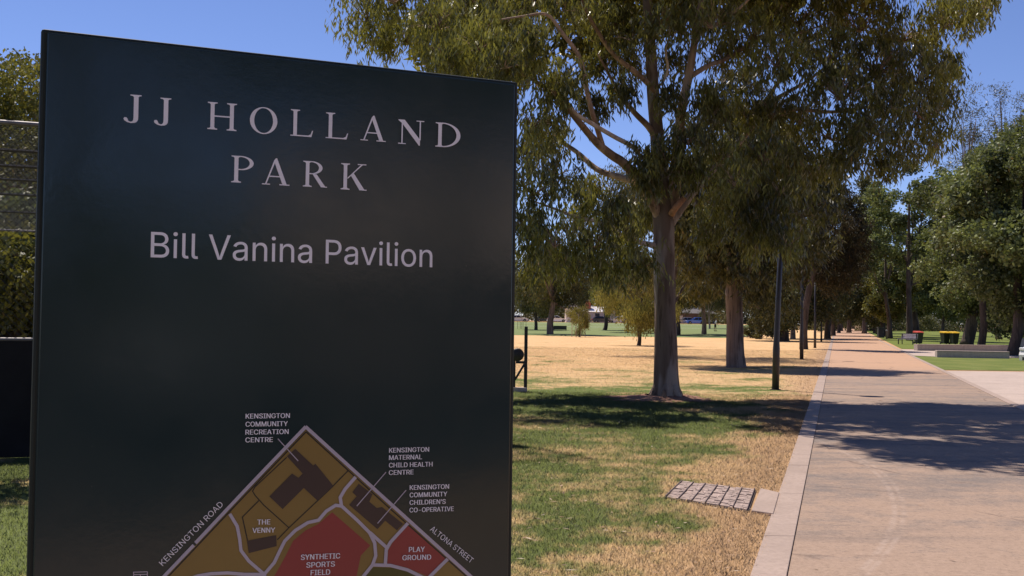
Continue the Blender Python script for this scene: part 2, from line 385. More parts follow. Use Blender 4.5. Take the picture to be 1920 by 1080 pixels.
def concrete(name, col, joint=None, scale=30):
    m = NT(name); p = m.pos(); f = m.noise(p, scale, 5, 0.65); b = m.noise(p, 1.1, 4, 0.6); st = m.noise(m.mapping(p, (4, 4, 0.6)), 1.5, 5, 0.6)
    c = m.ramp(f, [(0.25, tuple(x*0.8 for x in col)), (0.75, tuple(x*1.15 for x in col))])
    c = m.mix(m.ramp(b, [(0.42, 0.0), (0.7, 0.55)]), c, tuple(x*0.72 for x in col))
    c = m.mix(m.ramp(st, [(0.55, 0.0), (0.75, 0.35)]), c, tuple(x*0.55 for x in col))
    m.base(c); m.rough(0.88); m.spec(0.25); m.bump(f, 0.25, 0.006); return m.m
EDGE = concrete('edging_concrete', (0.385, 0.295, 0.25))
PALE = concrete('pale_concrete', (0.47, 0.375, 0.325))
GREYC = concrete('wall_concrete', (0.46, 0.38, 0.335), scale=14)
# edging strips: individual cast lengths with open joints
mb = MB(); y = -4.0; rng = random.Random(3)
while y < 300:
    L = 1.0 if y < 60 else 6.0
    ya, yb = y+0.0015, y+L-0.0015; h = 0.020+rng.uniform(-0.002, 0.002)
    mb.add([(line_left(ya)-KW, ya, 0), (line_left(ya)-0.006, ya, 0), (line_left(yb)-0.006, yb, 0), (line_left(yb)-KW, yb, 0),
            (line_left(ya)-KW, ya, h), (line_left(ya)-0.006, ya, h), (line_left(yb)-0.006, yb, h), (line_left(yb)-KW, yb, h)],
           [(3, 2, 1, 0), (4, 5, 6, 7), (0, 1, 5, 4), (1, 2, 6, 5), (2, 3, 7, 6), (3, 0, 4, 7)])
    y += L
o = mb.build('kerb', EDGE, None, False, 0.006); o['kind'] = 'structure'
mb = MB(); y = 8.0
while y < 200:
    L = 2.0 if y < 60 else 6.0
    ya, yb = y+0.004, y+L-0.004; h = 0.03
    a = 0.0; b = 0.16
    mb.add([(line_right(ya)+a, ya, 0), (line_right(ya)+b, ya, 0), (line_right(yb)+b, yb, 0), (line_right(yb)+a, yb, 0),
            (line_right(ya)+a, ya, h), (line_right(ya)+b, ya, h), (line_right(yb)+b, yb, h), (line_right(yb)+a, yb, h)],
           [(3, 2, 1, 0), (4, 5, 6, 7), (0, 1, 5, 4), (1, 2, 6, 5), (2, 3, 7, 6), (3, 0, 4, 7)])
    y += L
o = mb.build('kerb', EDGE, None, False, 0.005); o['kind'] = 'structure'
# driveway slabs beyond the right edging
mb = MB(); mb2 = None
for i, (ya, yb) in enumerate(((9.0, 16.0), (16.0, 20.5), (20.5, 25.0), (25.0, 29.5), (29.5, 33.5), (33.5, 37.6))):
    for xa, xb in ((0.17, 4.2), (4.2, 8.4), (8.4, 14.0)):
        g_ = 0.01
        mb.add([(line_right(ya)+xa+g_, ya+g_, 0.02), (line_right(ya)+xb-g_, ya+g_, 0.02), (line_right(yb)+xb-g_, yb-g_, 0.02), (line_right(yb)+xa+g_, yb-g_, 0.02)], [(0, 1, 2, 3)])
o = mb.build('driveway', PALE); o['kind'] = 'structure'
def lawn_mat(name, a, b, c):
    m = NT(name); p = m.pos(); f = m.noise(p, 20, 4, 0.7); g = m.noise(p, 0.6, 4, 0.6)
    col = m.ramp(f, [(0.25, a), (0.6, b), (0.85, c)]); col = m.mix(m.ramp(g, [(0.45, 0.0), (0.75, 0.6)]), col, c)
    m.base(col); m.rough(0.95); m.spec(0.1); m.bump(f, 0.8, 0.03); return m.m
GREEN = lawn_mat('green_lawn', (0.07, 0.10, 0.025), (0.15, 0.185, 0.05), (0.27, 0.26, 0.09))
FIELD = lawn_mat('sports_turf', (0.145, 0.185, 0.075), (0.185, 0.225, 0.095), (0.24, 0.26, 0.12))
FIELD2 = lawn_mat('far_turf', (0.10, 0.13, 0.03), (0.15, 0.185, 0.045), (0.21, 0.22, 0.06))
e = [G(1700, 658.5), G(1745, 679), G(1783, 696), (34, 39.0, 0), (62, 39.0, 0), (70, 68, 0), (26, 68, 0)]
sheet('lawn', [(line_right(38.6)+0.18, 38.6, 0), (60, 38.6, 0), (75, 66, 0), (line_right(66)+0.18, 66, 0)], GREEN, z=0.014)
sheet('concrete_path', [(line_right(56)+0.2, 56, 0), G(1757, 669.5), G(1880, 672), (48, 70, 0), (line_right(70)+0.2, 70, 0)], PALE, z=0.022)
sheet('lawn', [(line_right(72)+0.4, 72, 0), (120, 72, 0), (260, 340, 0), (line_right(340)+2, 340, 0)], FIELD2, z=0.014)
# sports field: rises gently to the street
def terrain(name, x0, x1f, ys, mat, kind='structure'):
    mb = MB(); n = 10; vs = []
    for (Y, z) in ys:
        xr = x1f(Y)
        for i in range(n+1): vs.append((x0+(xr-x0)*i/n, Y, z))
        vs.append((xr+3.0, Y, -0.3))
    fs = []; k = n+2
    for j in range(len(ys)-1):
        for i in range(n+1): fs.append((j*k+i, j*k+i+1, (j+1)*k+i+1, (j+1)*k+i))
    mb.add(vs, fs); o = mb.build(name, mat); o['kind'] = kind; return o
fx = lambda Y: line_left(Y)-11-0.03*(Y-112)
def fz(Y): return 0.02+max(0, min(1, (Y-113)/117))*1.22
terrain('sports_field', -420, fx, [(113, 0.01), (125, fz(125)), (150, fz(150)), (190, fz(190)), (230, fz(230))], FIELD)
terrain('far_ground', -600, fx, [(230, fz(230)+0.004), (300, 1.3), (500, 1.5), (900, 1.5)], LAWN)
# white boundary line on the field
m_line = simple('line_paint', (0.72, 0.74, 0.68), 0.8, 0.1)
mb = MB()
for Y in (172, 205):
    mb.add([(-200, Y, fz(Y)+0.03), (fx(Y)-3, Y, fz(Y)+0.03), (fx(Y)-3, Y+0.6, fz(Y+0.6)+0.03), (-200, Y+0.6, fz(Y+0.6)+0.03)], [(0, 1, 2, 3)])
o = mb.build('field_line', m_line); o['kind'] = 'structure'

# ================================================================== PARK SIGN
pTL = P(78, 55, 2.04)
d = ray(967, 155); tR = (pTL.z-CAM_H)/d.z; pTR = Vector((d.x*tR, d.y*tR, pTL.z))
SW = (pTR-pTL).length; SX = (pTR-pTL).normalized(); SN = Vector((SX.y, -SX.x, 0)).normalized()   # faces the camera
SZ = pTL.z
sign = empty('park_sign', (pTL.x, pTL.y, 0)); sign.rotation_euler = (0, 0, math.atan2(SX.y, SX.x))
tag(sign, 'glossy black-green park sign with white lettering and a coloured park map', 'sign')
# local frame: x along the face, -y towards the viewer, z up
def S(px, py):
    d = ray(px, py); o0 = Vector((0, 0, CAM_H)); t = (pTL-o0).dot(SN)/d.dot(SN); q = o0+d*t
    return ((q-pTL).dot(SX), q.z)
def sgn_mat(name, col, rough=0.32, spec=0.5):
    m = NT(name); o = m.obj(); f = m.noise(o, 6, 4, 0.6)
    m.base(m.ramp(f, [(0.3, tuple(c*0.93 for c in col)), (0.7, tuple(min(1, c*1.05) for c in col))])); m.rough(rough); m.spec(spec); return m.m
m = NT('sign_enamel'); o_ = m.obj(); f = m.noise(o_, 9, 3, 0.5); ff = m.noise(o_, 110, 3, 0.55)
vor = m.n('ShaderNodeTexVoronoi'); vor.inputs['Scale'].default_value = 26; m.l(o_, vor.inputs['Vector'])
speck = m.ramp(vor.outputs['Distance'], [(0.0, 1.0), (0.035, 0.0)])
sel = m.ramp(vor.outputs['Color'], [(0.86, 0.0), (0.88, 1.0)])
m.base(m.mix(m.math('MULTIPLY', speck, sel), (0.0200, 0.0360, 0.0370), (0.20, 0.18, 0.16)))
m.l(m.ramp(m.noise(o_, 3.5, 5, 0.65), [(0.35, 0.11), (0.7, 0.21)]), m.b.inputs['Roughness']); m.spec(0.5)
m.bump(m.math('ADD', m.math('MULTIPLY', f, 0.35), m.math('MULTIPLY', ff, 0.09)), 0.05, 0.02)
ENAMEL = m.m
BODY = sgn_mat('sign_frame_paint', (0.026, 0.032, 0.027), 0.5, 0.2)
mb = MB(); mb.box((SW/2+0.0035, 0.062, SZ/2-0.019), (SW+0.009, 0.12, SZ+0.044)); mb.build('sign_body', BODY, sign, False, 0.006)
mb = MB(); mb.box((SW/2+0.0035, -0.0005, SZ/2+0.019), (SW-0.013, 0.008, SZ-0.048)); mb.build('face_panel', ENAMEL, sign, False, 0.003)
ZF = -0.0045
WHITE = sgn_mat('sign_white', (0.86, 0.86, 0.92), 0.3, 0.4)
OCHRE = sgn_mat('map_ochre', (0.25, 0.168, 0.045), 0.28)
REDM = sgn_mat('map_red', (0.30, 0.045, 0.045), 0.28)
OLIVE = sgn_mat('map_olive', (0.075, 0.075, 0.012), 0.28)
BROWN = sgn_mat('map_brown', (0.052, 0.034, 0.032), 0.3)
BLK = sgn_mat('map_black', (0.012, 0.012, 0.014), 0.3)
LILAC = sgn_mat('map_road_white', (0.50, 0.46, 0.54), 0.3)
class Flat:
    """flat printing on the sign face; every piece sits a hair above the one before"""
    def __init__(s, z): s.mb = MB(); s.z = z
    def poly(s, pts):
        s.z += 0.00004; s.mb.add([(S(*p)[0], ZF-s.z, S(*p)[1]) for p in pts], [list(range(len(pts)))])
    def stroke(s, pts, wpx):
        s.z += 0.00004; w_ = wpx/2; L = []; Rr = []; n = len(pts)
        q = [Vector(p) for p in pts]
        for i in range(n):
            if 0 < i < n-1:
                a = (q[i]-q[i-1]).normalized(); b = (q[i+1]-q[i]).normalized(); t = (a+b).normalized(); k = w_/max(0.4, t.dot(a))
            else: t = (q[min(i+1, n-1)]-q[max(i-1, 0)]).normalized(); k = w_
            nn = Vector((-t.y, t.x)); L.append(q[i]+nn*k); Rr.append(q[i]-nn*k)
        vs = [(S(*p)[0], ZF-s.z, S(*p)[1]) for p in L+Rr]
        s.mb.add(vs, [(i, i+1, n+i+1, n+i) for i in range(n-1)])
    def build(s, name, mat, parent): return s.mb.build(name, mat, parent)
try: FONT = bpy.data.fonts.load(bpy.utils.system_resource('DATAFILES') + '/fonts/Inter.woff2')
except Exception: FONT = None
def text_verts(txt, bold=0.0, space=1.0):
    """outlines of the words, filled by winding number (overlapping strokes of a letter stay solid)"""
    from mathutils.geometry import delaunay_2d_cdt
    V, Fc = [], []
    cu = bpy.data.curves.new('t', 'FONT'); cu.body = txt; cu.font = FONT or cu.font; cu.space_character = space; cu.resolution_u = 3; cu.fill_mode = 'NONE'
    ob = bpy.data.objects.new('t', cu); C.objects.link(ob)
    dg = bpy.context.evaluated_depsgraph_get(); me = bpy.data.meshes.new_from_object(ob.evaluated_get(dg))
    v = [tuple(x.co)[:2] for x in me.vertices]; ed = [tuple(e.vertices) for e in me.edges]
    bpy.data.objects.remove(ob); bpy.data.curves.remove(cu); bpy.data.meshes.remove(me)
    nxt = {}
    for a, b in ed: nxt.setdefault(a, []).append(b); nxt.setdefault(b, []).append(a)
    seen = set(); loops = []
    for st in range(len(v)):
        if st in seen or st not in nxt: continue
        lp = [st]; seen.add(st); cur = min(nxt[st])          # vertices of a contour are numbered in drawing order
        while cur not in seen: lp.append(cur); seen.add(cur); nn_ = [q for q in nxt[cur] if q not in seen]; cur = nn_[0] if nn_ else st
        loops.append([v[k] for k in lp])
    # letters: contours whose x-ranges overlap belong together
    loops.sort(key=lambda l: min(p[0] for p in l)); grp = []; hi = -1e9
    for l in loops:
        if min(p[0] for p in l) < hi: grp[-1].append(l)
        else: grp.append([l])
        hi = max(hi, max(p[0] for p in l))
    for g_ in grp:
        pts = []; es = []; segs = []
        for l in g_:
            k = len(pts); n = len(l); pts += l; es += [(k+q, k+(q+1) % n) for q in range(n)]; segs += [(l[q], l[(q+1) % n]) for q in range(n)]
        sa = np.array(segs); ov, oe, of, _, _, _ = delaunay_2d_cdt([Vector(p) for p in pts], es, [], 0, 1e-5)
        k = len(V); V += [tuple(p) for p in ov]
        for t in of:
            cx = sum(ov[q].x for q in t)/3; cy = sum(ov[q].y for q in t)/3
            (x0, y0), (x1, y1) = sa[:, 0].T, sa[:, 1].T
            side = (x1-x0)*(cy-y0)-(cx-x0)*(y1-y0)
            wn = np.sum((y0 <= cy) & (y1 > cy) & (side > 0))-np.sum((y0 > cy) & (y1 <= cy) & (side < 0))
            if wn != 0: Fc.append([k+q for q in t])
    return V, Fc
def put_text(fl, txt, BL, BR, TL, bold=0.012, space=1.0):
    v, f = text_verts(txt, bold, space); xs = [a for a, b in v]; ys = [b for a, b in v]
    x0, x1 = min(xs), max(xs); y1 = max(ys); a = Vector(S(*BL)); b = Vector(S(*BR)); c = Vector(S(*TL)); vs = []
    y0 = 0.0
    for dx in ((-bold, 0.0, bold) if bold else (0.0,)):
        fl.z += 0.00004; vs = []
        for x, y in v:
            q = a+(b-a)*((x-x0)/(x1-x0))+(c-a)*((y-y0)/(y1-y0))+Vector((dx*(c-a).length, 0)); vs.append((q.x, ZF-fl.z, q.y))
        fl.mb.add(vs, f)
# serif capitals drawn as outlines in a unit box (stem heavy, thin hairlines, bracketed serifs)
def ring(cx, cy, rx, ry, tx, ty, a0=0, a1=360, n=36):
    q = []
    for i in range(n):
        t0, t1 = R(a0+(a1-a0)*i/n), R(a0+(a1-a0)*(i+1)/n)
        q.append([(cx+rx*math.cos(t0), cy+ry*math.sin(t0)), (cx+rx*math.cos(t1), cy+ry*math.sin(t1)),
                  (cx+(rx-tx)*math.cos(t1), cy+(ry-ty)*math.sin(t1)), (cx+(rx-tx)*math.cos(t0), cy+(ry-ty)*math.sin(t0))])
    return q
def stem(x, wd, y0=0, y1=1, sl=0.10, sr=0.10, st=True, sb=True):
    """upright with bracketed serifs as one outline"""
    t = 0.035; b = 0.05; L = []
    if sb: L += [(x-wd/2-sl, y0), (x+wd/2+sr, y0), (x+wd/2+sr, y0+t), (x+wd/2+0.03, y0+t+0.015), (x+wd/2, y0+t+b)]
    else: L += [(x-wd/2, y0), (x+wd/2, y0)]
    if st: L += [(x+wd/2, y1-t-b), (x+wd/2+0.03, y1-t-0.015), (x+wd/2+sr, y1-t), (x+wd/2+sr, y1), (x-wd/2-sl, y1), (x-wd/2-sl, y1-t), (x-wd/2-0.03, y1-t-0.015), (x-wd/2, y1-t-b)]
    else: L += [(x+wd/2, y1), (x-wd/2, y1)]
    if sb: L += [(x-wd/2, y0+t+b), (x-wd/2-0.03, y0+t+0.015), (x-wd/2-sl, y0+t)]
    return [L]
def bar(a, b, wd):
    a = Vector(a); b = Vector(b); t = (b-a).normalized(); n = Vector((-t.y, t.x))*wd/2
    return [[tuple(a+n), tuple(b+n), tuple(b-n), tuple(a-n)]]
def serif(x0, x1, y): return [[(x0, y), (x1, y), (x1, y+0.038), (x0, y+0.038)]]
def glyph(ch):
    if ch == 'J': return 0.62, stem(0.42, 0.145, 0.20, 1, 0.11, 0.09, True, False)+[[(0.3475, 0.2), (0.4925, 0.2), (0.485, 0.10), (0.45, 0.03), (0.38, -0.01), (0.27, -0.025), (0.15, 0.0), (0.06, 0.06), (0.04, 0.12), (0.07, 0.17), (0.13, 0.17), (0.165, 0.12), (0.19, 0.05), (0.25, 0.02), (0.31, 0.04), (0.34, 0.10)]]
    if ch == 'H': return 1.06, stem(0.20, 0.135)+stem(0.86, 0.135)+[[(0.2675, 0.47), (0.7925, 0.47), (0.7925, 0.52), (0.2675, 0.52)]]
    if ch == 'O': return 1.0, ring(0.5, 0.5, 0.49, 0.525, 0.155, 0.04)
    if ch == 'L': return 0.86, stem(0.20, 0.135, 0, 1, 0.10, 0.10, True, False)+[[(0.03, 0), (0.80, 0), (0.86, 0.24), (0.82, 0.24), (0.77, 0.10), (0.68, 0.05), (0.2675, 0.045), (0.03, 0.035)]]
    if ch == 'A': return 1.0, [[(0.44, 0.94), (0.50, 1.02), (0.545, 1.02), (0.90, 0.04), (0.745, 0.04), (0.455, 0.86)], [(0.44, 0.94), (0.475, 0.86), (0.185, 0.04), (0.135, 0.04)], [(0.275, 0.30), (0.655, 0.30), (0.64, 0.345), (0.29, 0.345)]]+serif(0.02, 0.31, 0)+serif(0.64, 1.0, 0)
    if ch == 'N': return 1.04, [[(0.03, 1), (0.27, 1), (0.88, 0.22), (0.88, -0.02), (0.84, -0.02), (0.18, 0.84), (0.03, 0.965)]]+bar((0.18, 0.04), (0.18, 0.85), 0.05)+serif(0.03, 0.33, 0)+bar((0.88, 0.2), (0.88, 0.965), 0.05)+serif(0.73, 1.03, 0.962)
    if ch == 'D': return 0.98, stem(0.20, 0.135)+ring(0.30, 0.5, 0.66, 0.5, 0.15, 0.045, -90, 90, 26)+[[(0.2675, 0), (0.31, 0), (0.31, 0.045), (0.2675, 0.045)], [(0.2675, 0.955), (0.31, 0.955), (0.31, 1), (0.2675, 1)]]
    if ch == 'P': return 0.80, stem(0.20, 0.135)+ring(0.34, 0.735, 0.44, 0.265, 0.135, 0.042, -90, 90, 22)+[[(0.2675, 0.47), (0.345, 0.47), (0.345, 0.512), (0.2675, 0.512)], [(0.2675, 0.958), (0.345, 0.958), (0.345, 1), (0.2675, 1)]]
    if ch == 'R': return 0.94, stem(0.20, 0.135)+ring(0.34, 0.745, 0.42, 0.255, 0.135, 0.042, -90, 90, 22)+[[(0.2675, 0.49), (0.345, 0.49), (0.345, 0.532), (0.2675, 0.532)], [(0.2675, 0.958), (0.345, 0.958), (0.345, 1), (0.2675, 1)], [(0.38, 0.50), (0.54, 0.50), (0.87, 0.035), (0.94, 0.035), (0.94, 0), (0.71, 0)]]
    if ch == 'K': return 1.02, stem(0.20, 0.135)+[[(0.2675, 0.44), (0.30, 0.42), (0.80, 0.92), (0.86, 0.965), (0.78, 0.965)], [(0.40, 0.555), (0.51, 0.645), (0.92, 0.035), (1.01, 0.035), (1.01, 0), (0.74, 0)]]+serif(0.66, 0.98, 0.962)
LET = [('J', 231, 264, 177, 229), ('J', 288, 319.5, 183, 234), ('H', 388, 442.5, 191.5, 242.5), ('O', 467, 518.5, 201, 249), ('L', 543, 585.5, 205.5, 255), ('L', 609, 651, 211.5, 259.5),
       ('A', 674, 721.5, 217, 263.5), ('N', 744.5, 792.5, 224.5, 270), ('D', 814, 860.5, 230, 275.5)]
LET2 = [('P', 432.5, 474, 292, 342), ('A', 490, 541.5, 297, 346), ('R', 566.5, 611.5, 302, 350), ('K', 637, 685.5, 306.5, 355.5)]
for grp, slope in ((LET, 0.0766), (LET2, 0.058)):
    fl = Flat(0.0004)
    for ch, xa, xb, yt, yb in grp:
        wd, polys = glyph(ch); hgt = yb-yt; lean = 0.022*hgt
        xs = [p[0] for q in polys for p in q]; g0, g1 = min(xs), max(xs)
        for q in polys:
            pp = []
            for gx, gy in q:
                u = (gx-g0)/(g1-g0); pp.append((xa+u*(xb-xa)+lean*gy, yb+slope*u*(xb-xa)-gy*hgt))
            fl.poly(pp)
    fl.build('title_lettering', WHITE, sign)
fl = Flat(0.0004); put_text(fl, 'Bill Vanina Pavilion', (282, 482.5), (809, 501.3), (283, 433.5), 0.002); fl.build('subtitle_lettering', WHITE, sign)
def c3(x, y): return (220+x/2.526, 740+y/2.526)
def cc(*pts): return [c3(*p) for p in pts]
fl = Flat(0.0003); fl.poly(cc((890, 166), (1838, 1020), (75, 1020))); pm = fl.build('park_map', OCHRE, sign)
fl = Flat(0.0006); fl.poly(cc((1015, 555), (1195, 712), (1150, 760), (1130, 859), (1110, 1000), (690, 1000), (740, 859), (790, 770), (830, 690), (890, 640), (950, 610))); fl.build('sports_area', REDM, pm)
fl = Flat(0.0006); fl.poly(cc((1372, 612), (1555, 775), (1470, 859), (1360, 815), (1275, 800), (1280, 735), (1300, 700))); fl.build('playground_area', REDM, pm)
fl = Flat(0.0006); fl.poly(cc((1205, 815), (1300, 818), (1400, 845), (1450, 875), (1450, 1000), (1090, 1000), (1165, 859))); fl.build('oval_area', OLIVE, pm)
fl = Flat(0.0008)
for pl in (cc((800, 295), (650, 435), (638, 455), (650, 475), (690, 520), (810, 628), (755, 685)), cc((1090, 358), (1010, 440), (810, 628)), cc((668, 500), (590, 578), (615, 690))): fl.stroke(pl, 2.0)
fl.stroke(cc((890, 176), (560, 520), (240, 859), (108, 1000)), 2.4); fl.stroke(cc((890, 174), (1290, 540), (1650, 859), (1810, 1000)), 2.4)
fl.build('boundary_line', BLK, pm)
for q in (cc((840, 255), (925, 335), (935, 325), (1020, 430), (945, 500), (880, 440), (780, 540), (718, 480), (825, 372), (855, 392), (875, 372), (800, 290)),
          cc((612, 690), (750, 663), (752, 715), (620, 748)),
          cc((1140, 420), (1205, 470), (1190, 505), (1225, 535), (1250, 530), (1350, 610), (1320, 640), (1265, 595), (1228, 635), (1095, 520), (1130, 480), (1110, 460))):
    fl = Flat(0.0012); fl.poly(q); fl.build('building_mark', BROWN, pm)
fl = Flat(0.0015)
fl.stroke(cc((890, 150), (620, 432), (368, 700)), 6.4); fl.stroke(cc((360, 710), (215, 862), (85, 1000)), 6.2); fl.stroke(cc((888, 150), (1290, 515), (1670, 859), (1826, 1000)), 6.4)
for pl in (cc((530, 562), (565, 620), (577, 680), (583, 735), (620, 785), (690, 845)), cc((330, 872), (380, 855), (440, 845), (520, 841), (600, 848), (692, 848)),
           cc((690, 1000), (695, 845), (740, 793), (765, 740), (790, 690), (840, 640), (900, 603), (950, 592), (985, 550), (1030, 522), (1060, 525)), cc((1058, 525), (1052, 485), (1075, 445), (1125, 388)),
           cc((1055, 522), (1130, 590), (1190, 650), (1215, 700), (1220, 760), (1205, 803), (1160, 859), (1060, 985)), cc((1192, 650), (1270, 720)), cc((1372, 606), (1290, 695), (1270, 730), (1265, 800)),
           cc((1205, 803), (1290, 806), (1370, 827), (1440, 861), (1500, 915)), cc((1560, 775), (1475, 859), (1420, 915))):
    fl.stroke(pl, 6.2)
fl.build('map_road', LILAC, pm)
for a, b in (((757, 207), (853, 312)), ((1268, 365), (1130, 525)), ((1363, 450), (1228, 607))): fl = Flat(0.0024); fl.stroke(cc(a, b), 1.7); fl.build('pointer_line', LILAC, pm)
def lines(rows, cap, rise):
    fl = Flat(0.0026)
    for txt, xa, xb, yb in rows: put_text(fl, txt, (xa, yb), (xb, yb-rise*(xb-xa)/75), (xa+0.2, yb-cap), 0.035)
    fl.build('map_lettering', WHITE, pm)
lines([('KENSINGTON', 459.5, 541.8, 784.3), ('COMMUNITY', 459.3, 538, 799.3), ('RECREATION', 459.1, 539.5, 814.2), ('CENTRE', 458.9, 510, 828.7)], 9.2, 1.2)
lines([('KENSINGTON', 727.8, 802.3, 848), ('MATERNAL', 727.6, 789, 861.7), ('CHILD HEALTH', 727.4, 808.7, 875.8), ('CENTRE', 727.2, 773, 889.6)], 8.8, 2.0)
lines([('KENSINGTON', 766.4, 839.6, 917.7), ('COMMUNITY', 766.2, 836, 931.6), ('CHILDREN\u2019S', 766, 833.2, 945.6), ('CO-OPERATIVE', 765.8, 848.2, 959.7)], 8.8, 2.4)
lines([('THE', 481.3, 505.2, 982.5), ('VENNY', 472.2, 514.2, 998)], 9.4, 1.6)
lines([('SYNTHETIC', 562.8, 635.8, 1048.6), ('SPORTS', 573, 626, 1063), ('FIELD', 581, 617.2, 1077.4)], 10, 3.2)
lines([('PLAY', 764.8, 794.2, 1034), ('GROUND', 752.6, 806, 1049.2)], 9.6, 2.0)
fl = Flat(0.0026); put_text(fl, 'KENSINGTON ROAD', (304.6, 1060.2), (418.2, 945.8), (296.6, 1052.6), 0.0); fl.build('road_name', WHITE, pm)
fl = Flat(0.0026); put_text(fl, 'ALTONA STREET', (803.5, 993), (880.5, 1055), (809.8, 984.4), 0.0); fl.build('road_name', WHITE, pm)
fl = Flat(0.0006)
for pl in (cc((74, 838), (142, 836)), cc((74, 850), (142, 848)), cc((76, 836), (76, 905)), cc((141, 836), (141, 905)), cc((108, 849), (108, 905)), cc((76, 903), (141, 903))): fl.stroke(pl, 1.6)
fl.build('map_symbol', LILAC, sign)

# ================================================================== FENCED PRACTICE CAGE (left)
GALV = simple('galvanised_steel', (0.16, 0.15, 0.155), 0.5, 0.2, 12, 0.5)
WIRE = simple('mesh_wire', (0.022, 0.021, 0.022), 0.6, 0.2, 12, 0.2)
BLACKB = simple('black_screen', (0.012, 0.011, 0.011), 0.75, 0.3, 3, 0, 0.2)
POLEG = simple('dark_rail', (0.05, 0.047, 0.05), 0.6, 0.2, 12, 0.2)
fdir = Vector((0.936, 0.351, 0)); fperp = Vector((-0.351, 0.936, 0)); FE = Vector((-0.07, 13.9, 0)); FL, FD, FH = 11.5, 17.0, 3.72
fence = empty('chain_link_enclosure', FE-fdir*FL, math.atan2(fdir.y, fdir.x)); tag(fence, 'tall chain-link sports cage with wire roof and black screen along its base', 'fence')
def grid_wires(mb, w_, h_, s, r, f):
    """diagonal woven wires clipped to a w x h rectangle; f maps (u,v) to 3-D"""
    k = -h_
    while k < w_:
        for sg in (1, -1):
            u0, v0, u1, v1 = (k, 0, k+h_, h_) if sg == 1 else (k, h_, k+h_, 0)
            a0 = max(0.0, -u0)/h_ if u0 < 0 else 0.0; a1 = 1.0 if u1 <= w_ else (w_-u0)/h_
            if a1 > a0: mb.tube([f(u0+(u1-u0)*a0, v0+(v1-v0)*a0, sg), f(u0+(u1-u0)*a1, v0+(v1-v0)*a1, sg)], r, 3, False)
        k += s
mb = MB(); grid_wires(mb, FL, FH-1.3, 0.085, 0.0032, lambda u, v, s: (u, 0.004*s, 1.3+v)); mb.build('mesh_panel', WIRE, fence)
mb = MB(); grid_wires(mb, FL, FD, 0.12, 0.0017, lambda u, v, s: (u, v, FH-0.03+0.004*s)); mb.build('roof_mesh', WIRE, fence)
mb = MB(); mb.box((FL/2, -0.03, 0.65), (FL, 0.05, 1.28)); mb.build('base_screen', BLACKB, fence)
mb = MB(); mb.tube([(0, -0.03, 1.31), (FL, -0.03, 1.31)], 0.022, 8); mb.build('rail', GALV, fence, True)
mb = MB(); mb.tube([(0, 0, FH), (FL, 0, FH)], 0.028, 8); mb.build('rail', GALV, fence, True)
mb = MB(); mb.tube([(0, FD, FH), (FL, FD, FH)], 0.028, 8); mb.build('rail', GALV, fence, True)
for v in (2.0, 3.6, 5.3, 7.6, 11.2):
    mb = MB(); mb.tube([(0, v, FH-0.03), (FL, v, FH-0.03)], 0.026, 6); mb.build('roof_wire', POLEG, fence)
for u, v in ((0.6, 0), (4.1, 0), (FL-0.03, 0), (0.6, FD), (FL-0.03, FD)):
    mb = MB(); mb.tube([(u, v, 0), (u, v, FH+0.02)], 0.03, 8); mb.build('post', GALV, fence, True)

# swing-gate frame beside the sign
DKM = simple('dark_steel', (0.030, 0.024, 0.024), 0.5, 0.25, 10, 0.2)
b0 = G(985, 735); gt = empty('gate_frame', (b0.x, b0.y, 0)); tag(gt, 'dark steel gate frame with a diagonal brace and round disc on a low plinth', 'gate')
mb = MB(); mb.box((0.0, 0, 0.78), (0.075, 0.075, 1.36)); mb.build('post', DKM, gt, False, 0.006)
mb = MB(); mb.box((-0.26, 0, 0.37), (0.07, 0.07, 0.54)); mb.box((-0.26, 0, 0.78), (0.06, 0.06, 0.28)); mb.build('post', DKM, gt, False, 0.005)
mb = MB(); mb.box((-0.13, 0, 0.66), (0.19, 0.05, 0.055)); mb.build('cross_bar', DKM, gt)
mb = MB(); mb.tube([(-0.235, 0.0, 0.27), (-0.03, 0.0, 0.62)], 0.025, 8); mb.build('brace', DKM, gt)
mb = MB(); mb.lathe((-0.185, -0.06, 0.83), [(0.02, -0.03), (0.13, -0.02), (0.145, 0.0), (0.13, 0.02), (0.02, 0.03)], 20, 'Y'); o = mb.build('disc', DKM, gt, True); 
mb = MB(); mb.box((-0.32, 0, 0.05), (0.72, 0.24, 0.10)); mb.build('plinth', GREYC, gt, False, 0.01)

# ================================================================== DRAIN COVER
IRON = simple('weathered_iron', (0.20, 0.155, 0.15), 0.6, 0.35, 30, 0.3)
A_, B_, C_, D_ = [np.array(G(*q)[:2]) for q in ((1275, 905), (1418, 921), (1404, 962), (1243, 935))]
dr = empty('drain_grate', ((A_+B_+C_+D_)/4).tolist()+[0]); tag(dr, 'rectangular iron drain cover with infill squares in the lawn beside the concrete edging', 'drain cover')
def bil(u, v, z): q = (A_*(1-u)+B_*u)*(1-v)+(D_*(1-u)+C_*u)*v; return (q[0]-dr.location.x, q[1]-dr.location.y, z)
def slabq(mb, u0, u1, v0, v1, z0, z1):
    vs = [bil(u0, v0, z0), bil(u1, v0, z0), bil(u1, v1, z0), bil(u0, v1, z0), bil(u0, v0, z1), bil(u1, v0, z1), bil(u1, v1, z1), bil(u0, v1, z1)]
    mb.add(vs, [(3, 2, 1, 0), (4, 5, 6, 7), (0, 1, 5, 4), (1, 2, 6, 5), (2, 3, 7, 6), (3, 0, 4, 7)])
mb = MB(); slabq(mb, 0, 1, 0, 1, -0.02, 0.014); mb.build('frame', simple('grate_gap', (0.05, 0.036, 0.034), 0.8), dr)
PAVI = simple('grate_infill', (0.33, 0.25, 0.22), 0.8, 0.55, 22, 0.1)
